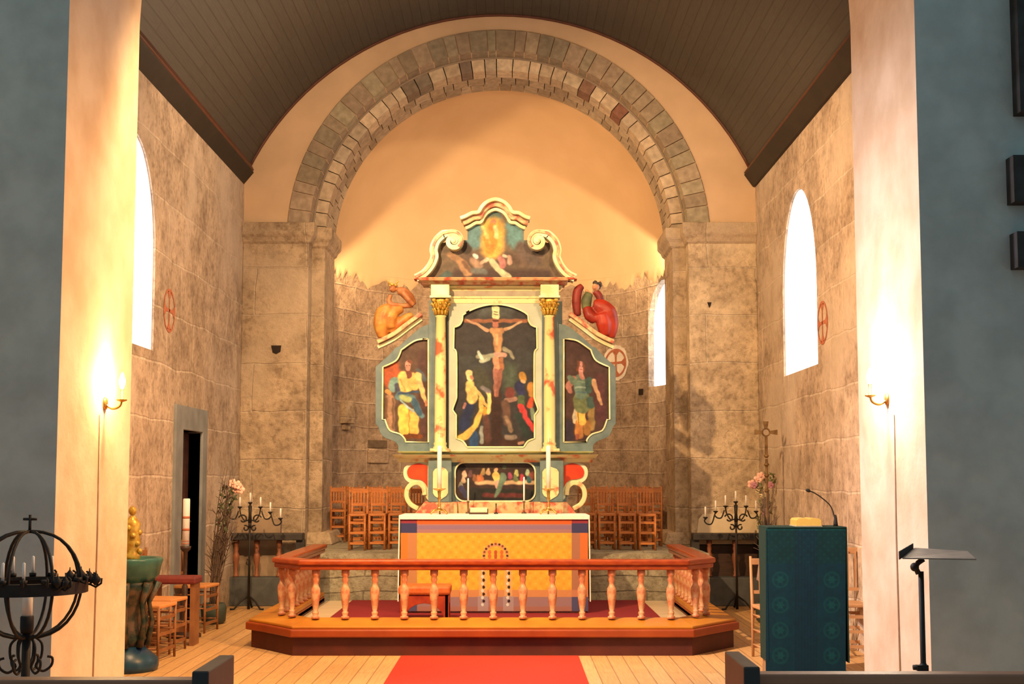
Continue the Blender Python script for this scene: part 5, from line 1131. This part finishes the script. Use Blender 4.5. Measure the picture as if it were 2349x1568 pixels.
# ================================================================== sconces
def sconce(px, py, X, e, label):
    y, z = side(px, py, X); t = thing('wall_lamp', label, 'wall lamp', (X, y, z), 0, 'brass wall lamps on the nave arch')
    m = M(); m.lathe([(.045, 0), (.04, .012), (.012, .018)], n=16); m.xf(Matrix.Translation((0, 0, 0)) @ Matrix.Rotation(e*PI/2, 4, 'Y')); m.build('back_plate', brass, t, world=False)
    m = M(); m.tube(smooth_path([(0, 0, 0), (.05*e, 0, -.035), (.10*e, 0, -.02), (.115*e, 0, .02)], 5), .008, 8); m.build('arm', brass, t, world=False)
    m = M(); m.lathe([(.008, .0), (.034, .01), (.036, .018), (.012, .02), (.012, .09)], (.115*e, 0, .01), 16); m.build('cup', brass, t, world=False)
    m = M(); m.lathe([(.010, .09), (.020, .12), (.022, .145), (.012, .18), (.003, .20)], (.115*e, 0, .01), 14); m.build('bulb', mat_emit('lamp_bulb', (1, .74, .38), 60) if 'lamp_bulb' not in MATS else MATS['lamp_bulb'], t, world=False)
    return (X+.115*e, y, z+.17)
s1_ = sconce(240, 925, -2.745, 1, 'brass wall lamp with a glowing bulb on the left pillar'); s2_ = sconce(2036, 915, 2.495, -1, 'brass wall lamp with a glowing bulb on the right pillar')
# ================================================================== left wall furniture
# paschal candle
y_ = 13.2; xx = WX(427, y_, 1200); t = thing('paschal_candle', 'thick cream decorated candle on a dark stand before the left doorway', 'candle', (xx, y_, 0))
zc0 = WZ(1252, y_); zc1 = WZ(1143, y_); m = M(); m.lathe([(.035, zc0), (.035, zc1-.01), (.03, zc1)], (xx, y_, 0), 18); cdl = m.build('candle', wax, t)
for zz in (1186, 1214, 1240, 1246): m = M(); m.lathe([(.0355, -.012 if zz < 1240 else -.004), (.0362, 0), (.0355, .012 if zz < 1240 else .004)], (xx, y_, WZ(zz, y_)), 18); m.build('wax_band', redpaint, cdl)
m = M(); m.lathe([(.17, 0), (.17, .03), (.04, .08), (.022, .2), (.03, .5), (.018, .52), (.022, zc0-.06), (.05, zc0-.03), (.055, zc0)], (xx, y_, 0), 18); m.build('stand', darkwood, t)
# font with turquoise basin and gilt lid
D = 10.95; x = WX(300, D); t = thing('baptismal_font', 'turquoise and green carved baptismal font, half hidden behind the left pillar', 'font', (x, D, 0))
tq = mat('turquoise_paint', (.02, .09, .085), (.05, .15, .12), .3, 10, bmp=.3); dkg = mat('font_carving', (.012, .03, .022), (.11, .07, .04), .45, 14, lo=.4, hi=.62, bmp=.7); bl = mat('font_blue', (.008, .03, .08), (.015, .06, .10), .35, 8, bmp=.3)
zt = WZ(1278, D); s = D/F
m = M(); m.lathe([(.25, 0), (.26, .04), (.25, .10), (.18, .16), (.14, .20)], (x, D, 0), 24); m.build('foot', bl, t)
m = M(); m.lathe([(.13, .19), (.16, .26), (.13, .36), (.12, .48), (.17, .6), (.21, .68), (.20, .74)], (x, D, 0), 20)
for k in range(8):
    a = 2*PI*k/8+.2; m.tube([(x+.16*math.cos(a), D+.16*math.sin(a), .2), (x+.20*math.cos(a), D+.20*math.sin(a), .4), (x+.17*math.cos(a), D+.17*math.sin(a), .55), (x+.24*math.cos(a), D+.24*math.sin(a), .72)], [.03, .02, .02, .035], 8)
m.build('carved_stem', dkg, t)
m = M(); m.lathe([(.20, .72), (.25, .78), (.265, zt-.06), (.28, zt-.02), (.27, zt), (.23, zt-.005), (.22, zt-.04)], (x, D, 0), 28); m.build('basin', tq, t)
D2 = D+.02; gx = WX(306, D2); m = M()
m.lathe([(.07, -.03), (.07, .02), (.05, .05), (.075, .12), (.055, .20), (.07, .28), (.03, .33), (.02, .345)], (gx, D2, zt), 16)
for k in range(10): m.ball((gx+.065*math.cos(k*1.9), D2+.065*math.sin(k*1.9), zt+.05+.022*k), (.026,)*3, 8, 6)
m.ball((gx, D2, zt+.385), (.034, .034, .04)); m.build('gilt_figure', gilt, t)
# red cushioned bench and chairs along the left wall
dch = mat('left_chair_wood', (.32, .14, .055), (.22, .09, .035), .5, 6)
mk = make_chair('ladder_chair', 'wooden chair nearest the turquoise font, in the row along the left wall', (WX(345, 11.6), 11.6, 0), 1.45, .38, .36, .47, .93, dch, 'wooden chairs along the left wall', 3, mat('orange_seat', (.66, .30, .10), (.58, .24, .08), .5, 8))
copy_tree(mk, (WX(372, 12.13), 12.13, 0), 1.45, 'wooden chair in the middle of the row along the left wall, before the doorway')
copy_tree(mk, (WX(452, 13.7), 13.7, 0), 1.45, 'wooden chair farthest back in the row along the left wall')
D = 12.6; x0, x1 = WX(356, D), WX(462, D); zq = WZ(1320, D)
t = thing('kneeler_bench', 'low bench with a dark red padded top by the left doorway', 'bench', ((x0+x1)/2, D, 0))
m = M(); m.box(x0, x1, D-.14, D+.14, zq-.07, zq); m.build('red_pad', mat('dark_red_pad', (.20, .035, .03), (.15, .03, .028), .6, 20), t, bev=.02)
for xx in (x0+.04, x1-.04): m = M(); m.box(xx-.02, xx+.02, D-.11, D+.11, 0, zq-.07); m.build('leg_panel', dch, t)
m = M(); m.box(x0+.06, x1-.06, D-.015, D+.015, .12, .2); m.build('stretcher', dch, t)
# small foot at the pillar base
# ================================================================== lights
def light(kind, name, loc, energy, color, **kw):
    l = bpy.data.lights.new(name, kind); l.energy = energy; l.color = color
    tgt = kw.pop('target', None)
    for k, v in kw.items(): setattr(l, k, v)
    o = bpy.data.objects.new(name, l); COL.objects.link(o); o.location = loc
    if tgt: o.rotation_euler = (Vector(tgt)-Vector(loc)).to_track_quat('-Z', 'Y').to_euler()
    return o
WARM = (1, .60, .28)
light('POINT', 'lamp_light_left', s1_, 75, (1, .66, .30), shadow_soft_size=.03)
light('POINT', 'lamp_light_right', s2_, 120, (1, .82, .62), shadow_soft_size=.03)
light('SPOT', 'key_spot', (-2.15, 8.6, 5.6), 2750, WARM, spot_size=math.radians(84), spot_blend=.6, shadow_soft_size=.05, target=(1.3, 14.8, 2.2))
light('SPOT', 'fill_spot', (2.0, 8.7, 5.6), 1000, WARM, spot_size=math.radians(80), spot_blend=.6, shadow_soft_size=.12, target=(-1.5, 15, 2.6))
light('SPOT', 'pillar_fill_right', (-2.3, 8.5, 5.2), 1800, (1, .90, .95), spot_size=math.radians(84), spot_blend=1, shadow_soft_size=.15, target=(2.5, 8.7, .3))  # unseen fill added to brighten the right reveal
light('SPOT', 'pillar_fill_left', (2.1, 8.5, 5.2), 1500, (1, .50, .18), spot_size=math.radians(84), spot_blend=1, shadow_soft_size=.15, target=(-2.75, 8.7, .3))  # unseen fill added to brighten the left reveal
light('POINT', 'nave_fill', (-5.0, 5.6, 3.0), 36, (1, .62, .22), shadow_soft_size=.3)  # unseen warm fill added for spill on the left nave wall
light('SPOT', 'apse_lamp_right', (AX+R2+.06, DA+.2, WZ(560, DA)), 140, (1, .68, .36), spot_size=math.radians(120), spot_blend=.12, shadow_soft_size=.05, target=(AX-.2, 20.4, 3.2))
light('SPOT', 'apse_lamp_left', (AX-R2-.06, DA+.2, WZ(560, DA)), 190, WARM, spot_size=math.radians(125), spot_blend=.2, shadow_soft_size=.05, target=(AX+1.2, 19.9, 3.4))
light('POINT', 'vault_fill', (-1.2, 13.5, 5.4), 150, (1, .68, .4), shadow_soft_size=.5)
light('SPOT', 'floor_fill', (-1.4, 9.0, 5.9), 1250, WARM, spot_size=math.radians(92), spot_blend=.8, shadow_soft_size=.2, target=(-2.6, 12.0, 0))  # unseen fill added to lift the floor at left
w = bpy.data.worlds.new('world'); scene.world = w; w.use_nodes = True
w.node_tree.nodes['Background'].inputs[0].default_value = (.56, .90, 1.04, 1); w.node_tree.nodes['Background'].inputs[1].default_value = .30
